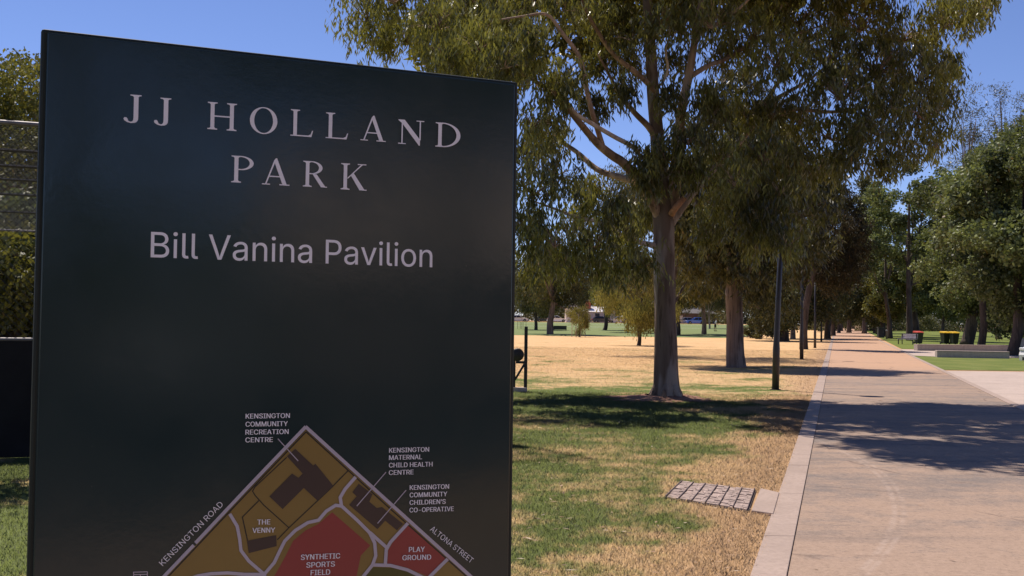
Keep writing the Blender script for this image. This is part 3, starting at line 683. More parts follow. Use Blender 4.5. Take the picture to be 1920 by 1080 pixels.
for i in range(6):
    mb = MB(); u0 = 0.035+i*0.158; rr_ = random.Random(i*7)
    for j in range(16):
        v0 = 0.02+j*0.06; a_ = rr_.uniform(0.0, 0.05); slabq(mb, u0+0.008, u0+0.07+a_, v0, v0+0.0585, 0.010, 0.024+rr_.uniform(-0.007, 0.004)); slabq(mb, u0+0.073+a_, u0+0.149, v0, v0+0.0585, 0.010, 0.024+rr_.uniform(-0.007, 0.004))
    mb.build('infill_strip', PAVI, dr)
mb = MB()
for i in range(7): slabq(mb, 0.028+i*0.158, 0.034+i*0.158, 0.01, 0.99, 0.005, 0.034)
mb.build('bar', IRON, dr)
q = [G(1426, 921), G(1461, 929), G(1450, 969), G(1409, 963)]
mb = MB(); mb.add([(a.x, a.y, -0.01) for a in q]+[(a.x, a.y, 0.030) for a in q], [(3, 2, 1, 0), (4, 5, 6, 7), (0, 1, 5, 4), (1, 2, 6, 5), (2, 3, 7, 6), (3, 0, 4, 7)])
tag(mb.build('concrete_slab', EDGE, None, False, 0.006), 'small plain concrete slab between the iron drain cover and the edging', 'slab')

# ================================================================== LAMP POLES
POLE = simple('pole_paint', (0.030, 0.027, 0.030), 0.42, 0.3, 6, 0.1)
GLASS = simple('lamp_lens', (0.55, 0.55, 0.55), 0.3, 0.05)
def lamp(px, py, label, lean=0.0):
    b = G(px, py); t = empty('light_pole', (b.x, b.y, 0)); tag(t, label, 'light pole', 'light poles along the path')
    mb = MB(); mb.tube([(0, 0, -0.02), (0.01*lean, 0, 1.0), (0.012*lean, 0, 1.22), (lean*0.03, 0, 2.0), (lean*0.1, 0, 4.9)], [0.088, 0.086, 0.07, 0.066, 0.052], 14); mb.build('pole', POLE, t, True)
    mb = MB(); mb.lathe((0, 0, 0), [(0.13, 0.0), (0.13, 0.015), (0.095, 0.02)], 14); mb.build('base_plate', POLE, t)
    mb = MB(); mb.lathe((lean*0.1, 0, 4.88), [(0.055, 0), (0.10, 0.06), (0.26, 0.12), (0.27, 0.15), (0.12, 0.22), (0.02, 0.24)], 16); hd = mb.build('lamp_head', POLE, t, True)
    mb = MB(); mb.lathe((lean*0.1, 0, 4.98), [(0.10, 0.0), (0.2, 0.03), (0.2, 0.035)], 14); mb.build('lens', GLASS, hd)
for px, py, lb, ln in ((1454, 731, 'nearest and thickest black light pole, rising beside the shaded path into the gum foliage', 1.6),
                       (1503, 674, 'second slim black light pole along the path edge, beyond the thickest one', 0), (1528, 652.5, 'third slim black light pole along the path edge, below the bushy sheoak', 0),
                       (1540, 640.5, 'smallest and farthest black light pole on the path edge, partly lost in tree shade', 0)): lamp(px, py, lb, ln)
b = G(1643, 627); t = empty('light_pole', (b.x, b.y, 0)); tag(t, 'thin dark light pole on the far side of the path beside the dark green box', 'light pole', 'light poles along the path')
mb = MB(); mb.tube([(0, 0, 0), (0, 0, 5.0)], [0.11, 0.08], 10); mb.build('pole', POLE, t, True)
mb = MB(); mb.lathe((0, 0, 5.0), [(0.08, 0), (0.25, 0.1), (0.26, 0.16), (0.05, 0.22)], 12); mb.build('lamp_head', POLE, t, True)

# ================================================================== MAIN GUM
rng = np.random.default_rng(11)
base = G(1249, 748); YT = base.y
gum = empty('gum_tree', base); tag(gum, 'large spreading gum tree with smooth grey trunk and drooping leaves beside the sign', 'tree')
def limb(name, pts, rad, mat, n=9, seed=0, k=5):
    w3 = [P(px, py, YT+dy)-base for px, py, dy in pts]; pp, rr = spline(w3, rad, k)
    mb = MB(); mb.tube(pp, rr, n, True, 0, 0.16, seed); return mb.build(name, mat, gum, True)
mb = MB()
tp = [(1251, 752, 0), (1250, 742, 0), (1249, 725, 0), (1248, 690, 0), (1247, 600, 0), (1245, 500, 0), (1244, 430, 0), (1243, 395, 0), (1240, 350, 0.1), (1234, 270, 0.2), (1226, 180, 0.3), (1220, 90, 0.3), (1214, 0, 0.2), (1206, -120, 0), (1200, -260, 0)]
tr_ = [0.35, 0.315, 0.275, 0.25, 0.225, 0.21, 0.225, 0.24, 0.18, 0.155, 0.135, 0.115, 0.10, 0.08, 0.03]
pp, rr = spline([P(a, b_, YT+c_)-base for a, b_, c_ in tp], tr_, 6); mb.tube(pp, rr, 22, True, 0, 0.13, 4.0)
for a, ln in ((0.3, 0.50), (1.5, 0.45), (2.7, 0.48), (3.6, 0.52), (4.5, 0.46), (5.4, 0.50)):
    d_ = Vector((math.cos(a), math.sin(a), 0)); mb.tube([d_*0.14+Vector((0, 0, 0.42)), d_*0.24+Vector((0, 0, 0.20)), d_*0.34+Vector((0, 0, 0.05)), d_*ln+Vector((0, 0, -0.03))], [0.07, 0.085, 0.07, 0.035], 8, True, 0, 0.2, a)
mb.build('trunk', GUM_BARK, gum, True)
LIMBS = [
 ([(1248, 425, 0), (1262, 370, 0), (1268, 300, -0.1), (1276, 220, -0.2), (1290, 150, -0.3), (1304, 70, -0.3), (1316, 0, -0.4), (1335, -110, -0.5)], [0.15, 0.135, 0.12, 0.105, 0.095, 0.075, 0.06, 0.02]),
 ([(1238, 410, 0), (1215, 365, -0.4), (1176, 312, -0.9), (1146, 290, -1.1), (1118, 266, -1.4), (1080, 222, -1.8), (1050, 186, -2.1), (1000, 150, -2.6), (930, 118, -3.0)], [0.12, 0.105, 0.095, 0.085, 0.075, 0.06, 0.05, 0.035, 0.015]),
 ([(1232, 380, 0.1), (1200, 345, 0.3), (1160, 332, 0.5), (1120, 318, 0.9), (1080, 284, 1.2), (1040, 262, 1.4), (990, 258, 1.5)], [0.085, 0.08, 0.072, 0.065, 0.05, 0.035, 0.015]),
 ([(1232, 262, 0.2), (1214, 236, 0.1), (1191, 213, -0.1), (1164, 180, -0.2), (1147, 150, -0.4), (1120, 100, -0.6)], [0.075, 0.065, 0.055, 0.045, 0.035, 0.015]),
 ([(1228, 170, 0.2), (1196, 139, -0.2), (1152, 104, -0.6), (1120, 58, -1.0), (1100, 22, -1.2), (1075, -40, -1.5)], [0.07, 0.06, 0.05, 0.042, 0.035, 0.015]),
 ([(1130, 275, -1.3), (1105, 190, -1.6), (1088, 112, -1.8), (1054, 62, -2.1), (1026, 28, -2.3), (985, 30, -2.6), (920, 40, -3)], [0.055, 0.048, 0.044, 0.038, 0.03, 0.022, 0.01]),
 ([(1236, 462, 0), (1215, 458, -0.2), (1172, 446, -0.7), (1138, 420, -1.0), (1084, 408, -1.5), (1036, 390, -2.0), (985, 372, -2.5)], [0.065, 0.058, 0.05, 0.045, 0.035, 0.024, 0.01]),
 ([(1292, 145, -0.3), (1330, 122, -0.1), (1358, 112, 0.1), (1400, 86, 0.3), (1428, 68, 0.4), (1490, 64, 0.7), (1560, 40, 1.2)], [0.06, 0.05, 0.046, 0.04, 0.034, 0.026, 0.012]),
 ([(1306, 70, -0.3), (1330, 50, -0.6), (1362, 36, -0.9), (1394, 8, -1.2), (1440, -40, -1.6)], [0.045, 0.04, 0.034, 0.028, 0.012]),
 ([(1256, 420, 0), (1300, 360, 0.6), (1360, 295, 1.0), (1408, 240, 1.3), (1422, 206, 1.4), (1471, 176, 1.7), (1514, 152, 2.0), (1556, 121, 2.4), (1620, 90, 3.0)], [0.10, 0.085, 0.075, 0.07, 0.062, 0.046, 0.036, 0.028, 0.012]),
 ([(1422, 205, 1.4), (1448, 171, 1.2), (1468, 138, 1.0), (1495, 108, 0.8), (1530, 60, 0.6)], [0.05, 0.042, 0.036, 0.028, 0.012]),
 ([(1424, 215, 1.4), (1490, 205, 0.6), (1560, 210, 0.0), (1640, 200, -0.8), (1720, 210, -1.4)], [0.05, 0.044, 0.036, 0.026, 0.01]),
 ([(1200, 285, -1.2), (1178, 270, -1.3), (1155, 258, -1.5), (1124, 240, -1.7), (1102, 227, -2.0), (1080, 213, -2.2), (1062, 191, -2.4), (1050, 177, -2.5), (1020, 165, -2.8)], [0.05, 0.046, 0.044, 0.042, 0.04, 0.036, 0.032, 0.026, 0.01]),
 ([(1240, 160, -0.3), (1252, 130, -0.5), (1248, 95, -0.7), (1256, 60, -0.8), (1250, 10, -1.0)], [0.03, 0.028, 0.025, 0.02, 0.01]),
]
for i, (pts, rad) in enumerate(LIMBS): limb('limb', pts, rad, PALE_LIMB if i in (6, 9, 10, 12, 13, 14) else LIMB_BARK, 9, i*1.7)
mb = MB(); q = [P(1258, 402, YT-0.25)-base, P(1268, 388, YT-0.38)-base, P(1284, 370, YT-0.45)-base]; mb.tube(q, [0.07, 0.066, 0.06], 10)
mb.build('cut_stub', simple('cut_wood', (0.50, 0.25, 0.13), 0.8, 0.2, 20), gum, True)
CL = [ # px, py, depth offset, radius px, flatness
 (690,20,-1.2,62),(700,70,-0.4,42),(740,-20,-2,70),(760,60,-0.5,62),(820,30,-1.8,72),(830,95,-2.4,50),(880,-20,-0.8,78),(900,70,-2.6,66),(950,20,-1.6,60),(945,110,-3.0,48),(985,110,-2.4,40),(1010,-10,-1.0,58),(860,120,-1.0,50),(1000,60,-2.8,34),
 (1060,0,-1.4,55),(1110,25,-0.6,52),(1060,135,-2.0,38),(1040,165,-2.3,36),(1130,110,-0.3,44),(1150,30,0.8,55),(1185,60,-0.8,40),(1165,165,-1.0,26),(1110,190,0.4,30),(1180,115,1.0,34),
 (1000,215,-2.2,50),(1035,240,-1.4,44),(985,270,0.5,52),(1040,310,-1.9,46),(1000,340,-2.4,55),(990,420,-2.2,58),(1040,440,-2.8,52),(1090,380,-1.2,34),(1105,345,1.2,32),(1010,480,-1.8,44),(1075,480,-0.8,40),(1115,450,-2.2,40),(1150,380,-2.4,30),
 (1240,40,-1.2,44),(1265,110,1.2,38),(1335,30,-1.4,55),(1355,95,0.4,48),(1300,10,0.9,55),(1255,175,-0.8,22),(1325,175,-0.6,30),
 (1205,285,-1.0,34),(1250,285,-0.9,40),(1290,255,-1.4,38),(1330,215,-0.5,44),(1215,335,-0.9,26),(1300,310,-0.8,40),(1345,285,0.6,46),
 (1410,45,0.2,70),(1455,100,-1.1,62),(1500,20,1.0,75),(1545,90,0.0,72),(1575,160,-1.2,66),(1610,30,1.6,80),(1640,110,0.2,78),(1690,50,1.8,78),(1720,130,0.6,74),(1770,30,1.2,62),(1800,-10,2.2,60),(1840,0,1.0,42),
 (1660,190,-0.6,66),(1730,200,0.4,60),(1765,190,1.4,44),(1755,262,0.8,40),(1690,262,0.0,48),(1620,240,-1.2,56),(1560,240,0.6,60),(1500,210,1.6,60),(1450,200,0.3,52),(1400,200,1.0,55),(1660,300,-0.4,32),(1775,115,1.4,40),(1590,290,-0.8,36),
 (1430,280,-0.8,54),(1165,430,-1.6,36),(1195,485,-1.0,34),(1140,490,-1.5,34),(1200,410,0.8,30),(1440,400,-1.0,50),(1475,445,-0.8,42),(1465,345,-0.9,50),(1500,390,0.2,46),(1420,450,0.2,40),(1380,330,-1.2,48),(1480,300,0.4,54),(1530,310,0.8,50),(1400,390,-0.6,44),(1340,370,0.8,40),(1330,430,1.0,36)]
clumps = []
for px, py, dy, rp in CL:
    c = P(px, py, YT+dy*1.15)-base; r = rp/91.0*(0.86 if px < 1180 and py < 200 else 1.0)
    clumps.append((tuple(c), (r*1.12, r*1.1, r*0.82)))
dome = []
for i in range(84):   # the upper dome, above the picture: it casts the pool of shade
    u = rng.normal(size=3); u /= np.linalg.norm(u); u[2] = abs(u[2])
    k = rng.uniform(0.25, 1)**0.5
    c = (1.7+u[0]*k*6.3, -1.8+u[1]*k*5.6, 9.1+u[2]*k*3.2); r = rng.uniform(0.7, 1.1)
    if c[0] < -1.8: continue
    dome.append((c, (r*1.2, r*1.2, r*0.7)))
crown(gum, clumps, GUM, rng, 96, 26, 0.055, 0.17, 0.033, 0.62, LIMB_BARK, 0.006, 2, spray=0.5)
for i in range(13):   # foliage at the back of the crown, over the lawn nearest the sign
    r = rng.uniform(0.6, 0.9); dome.append(((rng.uniform(-5.2, -1.2), rng.uniform(0.6, 3.8), rng.uniform(7.4, 9.5)), (r*1.2, r*1.2, r*0.7)))
crown(gum, dome, GUM, rng, 52, 26, 0.10, 0.27, 0.085, 0.25, spray=0.35)
# bark litter and root mound
MULCH = simple('bark_litter', (0.24, 0.135, 0.095), 0.95, 0.45, 22, 0, 0.1, 0.8)
mb = MB(); rg = random.Random(5); n = 40; rings = [(0.26, 0.09), (0.42, 0.07), (0.62, 0.035), (0.85, 0.014), (1.1, -0.008)]; vs = []
for r_, z_ in rings:
    for k in range(n):
        a = 2*math.pi*k/n; q = 1+0.42*mnoise.noise(Vector((math.cos(a)*2.2, math.sin(a)*2.2, r_*1.2)))+0.10*rg.uniform(-1, 1)
        vs.append((base.x-0.1+math.cos(a)*r_*q*1.15, base.y+math.sin(a)*r_*q, z_+rg.uniform(-0.012, 0.012)))
mb.add(vs, [(i*n+k, i*n+(k+1) % n, (i+1)*n+(k+1) % n, (i+1)*n+k) for i in range(len(rings)-1) for k in range(n)])
o = mb.build('soil_mound', MULCH, None, True); o['kind'] = 'structure'

# ================================================================== SECOND GUM (rough bark), SHEOAK
def photo_tree(name, label, cat, pxb, pyb, trunk, trad, cl, leaf, barkm, tufts, per, spread, ls, lw, droop, seed, Yoff=1.0, limbs=(), hidden=0, hid=None, grp=None, twig=None):
    rng = np.random.default_rng(seed); b = G(pxb, pyb); t = empty(name, b); tag(t, label, cat, grp)
    pp, rr = spline([P(a, c_, b.y+d_)-b for a, c_, d_ in trunk], trad, 5)
    mb = MB(); mb.tube(pp, rr, 16, True, 0, 0.15, seed); mb.build('trunk', barkm, t, True)
    for i, (pts, rad) in enumerate(limbs):
        q, r2 = spline([P(a, c_, b.y+d_)-b for a, c_, d_ in pts], rad, 4); mb = MB(); mb.tube(q, r2, 7, True, 0, 0.15, seed+i); mb.build('limb', barkm, t, True)
    ppm = F/b.y; cs = []
    for px, py, dy, rp in cl:
        c = P(px, py, b.y+dy)-b; r = rp/ppm*0.92; cs.append((tuple(c), (r*1.12, r*1.12, r*0.8)))
    if hid:
        for i in range(hidden):
            u = rng.normal(size=3); u /= np.linalg.norm(u); k = rng.uniform(0.2, 1)**0.5
            r = hid[6]*rng.uniform(0.7, 1.2); cs.append(((hid[0]+u[0]*k*hid[3], hid[1]+u[1]*k*hid[4], hid[2]+u[2]*k*hid[5]), (r, r, r*0.8)))
    crown(t, cs, leaf, rng, tufts, per, spread, ls, lw, droop, twig, 0.01, 3, spray=0.6); return t
CL2 = [(1370,150,0,40),(1410,140,0.6,36),(1350,210,-0.5,46),(1420,215,-0.8,50),(1300,240,1,40),(1470,260,0.3,55),(1330,300,-1.2,52),(1400,320,-1.5,55),(1470,340,-1.4,55),(1290,330,0.6,46),(1540,320,0.5,52),(1530,390,-0.6,50),
       (1340,400,-1.6,52),(1410,410,-2.0,55),(1470,430,-1.6,52),(1290,430,-0.6,46),(1300,490,-1.0,40),(1350,480,-1.8,44),(1400,500,-2.1,38),(1450,510,-1.5,46),(1500,480,-0.6,46),(1420,540,-1.4,26),(1470,560,-0.8,30),(1310,540,0.4,30),(1360,520,1.5,36),(1540,450,1.0,40)]
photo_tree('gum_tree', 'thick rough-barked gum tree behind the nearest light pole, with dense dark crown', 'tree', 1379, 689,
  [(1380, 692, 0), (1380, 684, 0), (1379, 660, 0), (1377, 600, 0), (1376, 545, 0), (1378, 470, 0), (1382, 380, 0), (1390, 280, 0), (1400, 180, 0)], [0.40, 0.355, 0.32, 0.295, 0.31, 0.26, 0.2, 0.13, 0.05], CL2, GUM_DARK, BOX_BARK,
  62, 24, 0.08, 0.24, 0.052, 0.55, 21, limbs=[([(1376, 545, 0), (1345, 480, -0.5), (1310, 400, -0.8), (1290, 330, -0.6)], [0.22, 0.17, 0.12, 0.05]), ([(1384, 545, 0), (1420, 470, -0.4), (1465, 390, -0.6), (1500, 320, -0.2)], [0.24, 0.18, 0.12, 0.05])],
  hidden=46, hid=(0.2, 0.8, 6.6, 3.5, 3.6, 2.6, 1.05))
CL3 = [(1562,305,0,26),(1545,340,0,40),(1565,370,-.5,36),(1590,400,-.5,34),(1610,430,0,28),(1560,420,-1.5,50),(1540,440,.3,45),(1605,460,-.8,34),(1570,480,-1,44),(1612,490,.4,24),(1540,500,.5,40),(1590,515,0,26),(1560,530,.8,30),(1535,380,0.6,40)]
photo_tree('sheoak_tree', 'brown-tinged bushy sheoak with fine needles overhanging the slim light poles', 'tree', 1507, 655,
  [(1507, 657, 0), (1507, 650, 0), (1508, 600, 0), (1520, 530, 0), (1545, 440, 0), (1570, 350, 0)], [0.34, 0.26, 0.22, 0.20, 0.14, 0.04], CL3, OAK, DARK_BARK, 44, 24, 0.12, 0.30, 0.05, 0.5, 33, hidden=6, hid=(0.3, 1.5, 6.5, 1.8, 2, 2.5, 1.0))

# ================================================================== LEFT PARK TREES
auto = auto_tree
def at(px, py): g = G(px, py); return g.x, g.y
x, y = at(1198, 648)
auto('pepper_tree', 'yellow-green weeping tree on a dark leaning trunk standing on the dry grass', x, y, 5.2, 5.0, 1.35, 0.13, PEPPER, DARK_BARK, 9000, 0.17, 41, 0.75, 1.0, (0.5, 0), 22, lw=0.28, clump=0.34)
x, y = at(1177, 627)
auto('pepper_tree', 'slim yellow-green weeping tree just left of the dark leaning trunk, farther back', x, y, 8.6, 7.4, 2.1, 0.16, PEPPER, DARK_BARK, 9000, 0.26, 42, 0.75, 1.0, (0, 0), 22, lw=0.28, clump=0.34)
x, y = at(1132, 624)
auto('park_tree', 'thin dark straight trunk before the green field with a tall yellowish crown', x, y, 9.0, 7.0, 4.4, 0.28, PEPPER, DARK_BARK, 8000, 0.28, 43, 0.6, 1.0, (3.0, 0), 20, lw=0.35)
x, y = at(1031, 628)
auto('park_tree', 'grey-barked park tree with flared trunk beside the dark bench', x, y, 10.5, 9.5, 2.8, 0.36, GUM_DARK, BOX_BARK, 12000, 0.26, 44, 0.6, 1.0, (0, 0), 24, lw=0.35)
x, y = at(1005, 623)
auto('park_tree', 'small dark-stemmed tree between the tree guard and the grey flared trunk', x, y, 7.0, 6.0, 2.2, 0.22, GUM_DARK, DARK_BARK, 7000, 0.28, 45, 0.6, 1.0, (0, 0), 18, lw=0.35)
x, y = at(1320, 629.5)
auto('park_tree', 'sunlit reddish straight trunk on the dry grass beyond the main gum', x, y, 10.0, 9.0, 4.4, 0.28, GUM_DARK, PALE_BARK, 10000, 0.28, 46, 0.55, 1.0, (0.1, 0), 22, lw=0.35)
x, y = at(1330.5, 623.5)
auto('park_tree', 'slender pale-stemmed tree next to the sunlit reddish trunk', x, y, 8.0, 6.0, 4.2, 0.16, GUM_DARK, PALE_BARK, 5000, 0.3, 47, 0.55, 1.0, (0, 0), 14, lw=0.35)
x, y = at(1272, 630)
auto('park_tree', 'dark narrow trunk half hidden behind the main gum', x, y, 9.5, 9.0, 3.4, 0.24, GUM_DARK, DARK_BARK, 9000, 0.28, 48, 0.55, 1.0, (-0.3, 0), 22, lw=0.35)
x, y = at(1250, 668)
auto('park_tree', 'dark-crowned tree whose trunk hides behind the main gum trunk', x, y, 9.5, 8.5, 3.3, 0.2, GUM_DARK, DARK_BARK, 11000, 0.20, 55, 0.6, 1.0, (0, 0), 26, lw=0.25)
# weeping sapling with stakes
x, y = at(1086, 632)
t = auto('weeping_sapling', 'small grey-green weeping sapling held by pale timber stakes', x, y, 3.1, 2.3, 0.35, 0.07, PEPPER, DARK_BARK, 2200, 0.16, 49, 0.85, 1.0, (0, 0), 12, lw=0.25, limbs=3, cat='sapling')
STAKE = simple('timber_stake', (0.42, 0.31, 0.22), 0.85, 0.25, 10)
for sx_, sy_, hh in ((-0.75, -0.4, 1.35), (-0.35, -0.55, 1.5), (0.1, -0.6, 1.45), (0.6, 0.3, 1.9)):
    mb = MB(); mb.box((sx_, sy_, hh/2), (0.06, 0.06, hh)); mb.build('stake', STAKE, t)
x, y = at(978, 622); t = empty('tree_guard', (x, y, 0)); tag(t, 'low timber guard of thin upright stakes at the edge of the sign', 'tree guard')
for dx_ in (-0.55, -0.2, 0.2, 0.6):
    mb = MB(); mb.box((dx_, 0.3*(dx_ > 0), 0.75), (0.05, 0.05, 1.5)); mb.build('stake', DARK_BARK, t)
mb = MB(); mb.box((0, 0, 0.06), (1.3, 0.6, 0.10)); mb.build('base_rail', DARK_BARK, t)
mb = MB(); mb.tube([(0, 0.1, 0), (0.02, 0.1, 1.2), (0.0, 0.1, 2.4)], [0.03, 0.025, 0.012], 6); mb.build('stem', DARK_BARK, t)
# dark park bench under the grey tree
BGREEN = simple('bench_paint', (0.022, 0.026, 0.020), 0.5, 0.2, 6)
x, y = at(1050, 624); t = empty('park_bench', (x, y, 0.05)); tag(t, 'dark green park bench with a solid high back by the field edge', 'bench')
mb = MB(); mb.box((0, 0.1, 0.62), (1.75, 0.05, 0.52)); mb.build('backrest', BGREEN, t, False, 0.01)
mb = MB(); mb.box((0, 0.34, 0.44), (1.75, 0.42, 0.05)); mb.build('seat', BGREEN, t, False, 0.01)
for s in (-0.8, 0.8):
    mb = MB(); mb.box((s, 0.13, 0.42), (0.09, 0.05, 0.88)); mb.box((s, 0.48, 0.2), (0.09, 0.05, 0.44)); mb.build('leg', BGREEN, t)
# shrubs between the field and the path
for i, (px, py, hh, ww) in enumerate(((1412, 634, 2.0, 1.6), (1428, 636, 2.2, 2.0), (1447, 632, 3.0, 2.6), (1420, 628, 2.0, 2.4), (1534, 622, 2.4, 3.0))):
    x, y = at(px, py)
    auto('shrub', ['small dark shrub at the dry grass edge right of the rough-barked trunk', 'dark rounded shrub with low skirt, second right of the rough-barked trunk', 'tallest dark shrub behind the nearest light pole', 'shrub farther back between the two dark rounded ones', 'low dark shrub beyond the third light pole'][i],
         x, y, hh, ww, 0.15, 0.05, GUM_DARK, DARK_BARK, 1800, 0.18, 60+i, 0.3, 1.0, (0, 0), 10, limbs=2, cat='shrub', group='dark shrubs beside the avenue')

# ================================================================== AVENUE TREES
AV = [ # px base, depth, height, crown width, crown base, trunk r, leaf, label
 (1470, 98, 9.5, 8, 2.4, 0.62, FAR, DARK_BARK, 'stout dark avenue tree behind the nearest light pole'),
 (1487, 113, 10, 8, 3.4, 0.42, FAR, PALE_BARK, 'avenue tree with a sunlit pale trunk side, right of the nearest light pole'),
 (1552, 118, 10.5, 8, 3.0, 0.55, FAR, DARK_BARK, 'dark avenue tree near the smallest light pole'),
 (1562, 150, 11, 9, 3.2, 0.50, FAR, DARK_BARK, 'dark avenue trunk beyond the smallest light pole'),
 (1573, 200, 12, 10, 3.2, 0.50, FAR, DARK_BARK, 'left row avenue tree halfway to the end of the path'),
 (1578, 260, 13, 11, 3.4, 0.5, FAR, DARK_BARK, 'far avenue tree at the left of the path end'),
 (1656, 150, 11, 9, 3.2, 0.55, FAR, DARK_BARK, 'dark avenue tree behind the dark green box'),
 (1640, 210, 12, 10, 3.2, 0.5, FAR, DARK_BARK, 'right row avenue tree halfway to the end of the path'),
 (1632, 280, 13, 11, 3.4, 0.5, FAR, DARK_BARK, 'far avenue tree at the right of the path end'),
]
for i, (px, Y, h, cw, cb, tr0, lf, bk, lb) in enumerate(AV):
    p = P(px, 600, Y); auto('avenue_tree', lb, p.x, Y, h, cw*1.25, cb-0.7, tr0*0.62, lf, bk, 11000 if Y < 160 else 8000, 0.30 if Y < 160 else 0.42, 80+i, 0.35, 1.0, (0, 0), 24, group='trees lining the avenue')
# tree closing the end of the path
for i, (px, Y, h, cw, lb) in enumerate(((1600, 400, 15, 16, 'broad hazy tree closing the end of the avenue'), (1585, 440, 16, 18, 'broad tree behind the end of the avenue, left side'), (1622, 430, 15, 18, 'broad tree behind the end of the avenue, right side'))):
    p = P(px, 600, Y); auto('end_tree', lb, p.x, Y, h, cw, 1.6, 0.5, FAR, DARK_BARK, 5000, 0.6, 100+i, 0.2, 1.0, (0, 0), 24, group='trees at the end of the avenue')
# tall narrow trees seen over the avenue
for i, (px, Y, h, cw, lb) in enumerate(((1600, 190, 29, 6.5, 'tall narrow pointed tree rising above the avenue against the sky'), (1573, 210, 28, 6, 'second tall narrow tree behind the bushy sheoak'))):
    p = P(px, 600, Y); auto('tall_tree', lb, p.x+2, Y, h, cw, 6, 0.4, FAR, DARK_BARK, 6500, 0.42, 110+i, 0.2, 1.0, (0, 0), 34, clump=0.4, taper=0.8, limbs=5)

# ================================================================== RIGHT-HAND TREES
RT = [ # px, py base, top px y
 (1897, 667, 13.6, 10.4, 1.5, 0.27, ELM, 26000, 'broad-leaved tree with dark trunk beside the parked car', 0.19),
 (1838, 655, 14.8, 11.4, 1.7, 0.25, ELM, 20000, 'broad-leaved tree with slim trunk rising from the concrete wall', 0.22),
 (1812, 647, 17.8, 11.5, 2.3, 0.46, ELM, 20000, 'broad-leaved tree with the thickest dark trunk behind the yellow-lidded bins', 0.30),
 (1716, 633, 12.0, 9.5, 2.2, 0.55, ELM, 14000, 'spreading tree with forked dark trunk behind the red-lidded bin', 0.32),
 (1768, 630, 15.5, 12, 2.6, 0.24, ELM, 14000, 'thin-stemmed broad-leaved tree between the red and yellow bins', 0.34),
 (1668, 634, 9.0, 6.5, 2.2, 0.33, LIME, 8000, 'light green smaller tree beside the dark green box', 0.26),
 (1990, 668, 13.5, 12, 2.2, 0.3, ELM, 16000, 'broad-leaved tree overhanging the driveway at the picture edge', 0.26),
]
for i, (px, py, h, cw, cb, tr0, lf, nl, lb, ls) in enumerate(RT):
    x, y = at(px, py); auto('broadleaf_tree', lb, x, y, h, cw, cb, tr0, lf, DARK_BARK, nl, ls, 130+i, 0.3, 1.0, {1812: (4.6, 0), 1897: (3.4, 0), 1838: (2.4, 0)}.get(px, (0, 0)), 62, clump=0.19, lw=0.7, group='broad-leaved trees on the far side of the path')
# sparse layered tree with sky showing through
x, y = at(1705, 628)
p = P(1705, 600, 112)
auto('sparse_tree', 'open layered tree with sky showing between its leaf sprays', p.x, 112, 19.5, 10, 7, 0.3, ELM, DARK_BARK, 6800, 0.28, 150, 0.1, 1.0, (0, 0), 46, clump=0.15, lw=0.8)
p = P(1668, 600, 126)
auto('sparse_tree', 'lower open tree beside the path with loose leaf sprays under the sky gap', p.x, 126, 15.5, 8.5, 5, 0.25, ELM, DARK_BARK, 6000, 0.28, 151, 0.1, 1.0, (0, 0), 40, clump=0.18, lw=0.8)
for i, (px, Y, h, cw, lb) in enumerate(((1822, 128, 31.0, 7, 'wispy thin-topped tall tree behind the broad-leaved trees'), (1872, 134, 33, 7, 'taller wispy tree behind the tree beside the parked car'), (1905, 128, 31, 6, 'wispy tall tree at the picture edge above the broad crown'))):
    p = P(px, 600, Y); auto('wispy_tree', lb, p.x, Y, h, cw, 8, 0.3, GUM_DARK, PALE_BARK, 2600, 0.42, 160+i, -0.6, 1.0, (0, 0), 60, clump=0.34, taper=0.55, limbs=24, lw=0.16)

# ================================================================== FAR TREELINE
rg = random.Random(77); k = 0
FL_ = ['dark dense tree in the far line beyond the street', 'olive rounded tree in the far line beyond the street', 'tall loose tree in the far line beyond the street']
row = [(960-520+i*58, 285+rg.uniform(-25, 45)) for i in range(18)]
for px, Y in row:
    p = P(px, 600, Y); kind = k % 3
    auto('distant_tree', FL_[kind], p.x, Y, [17, 18, 22][kind]*rg.uniform(0.85, 1.2), [17, 16, 15][kind], 0.6, 0.4, [FAR, GUM_DARK, FAR][kind], DARK_BARK, 3800, 0.62, 200+k, 0.3, 0.6, (0, 0), 22, z0=1.2, group='far line of trees behind the street', limbs=3); k += 1
row = [(1300+i*45, 330+rg.uniform(-20, 50)) for i in range(6)]+[(1650+i*44, 350+rg.uniform(-20, 60)) for i in range(8)]
for px, Y in row:
    p = P(px, 600, Y); auto('distant_tree', 'dark tree on the horizon beyond the avenue', p.x, Y, 19*rg.uniform(0.85, 1.2), 19, -1.5, 0.4, FAR, DARK_BARK, 3800, 0.66, 200+k, 0.3, 0.6, (0, 0), 22, z0=0.0, group='horizon trees behind the avenue', limbs=3); k += 1
for i in range(26):
    px = 985+i*37; Y = 268+rg.uniform(0, 50) if px > 1390 else 255+rg.uniform(0, 22); p = P(px, 600, Y)
    auto('distant_shrub', 'dark low shrub in the far hedge line at the back of the park', p.x, Y, rg.uniform(4.0, 6.0), 11, -1.5, 0.12, FAR, DARK_BARK, 1000, 0.5, 400+i, 0.2, 0.5, (0, 0), 12, z0=1.25 if px < 1390 else 0.0, group='far hedge line', limbs=0, cat='shrub')
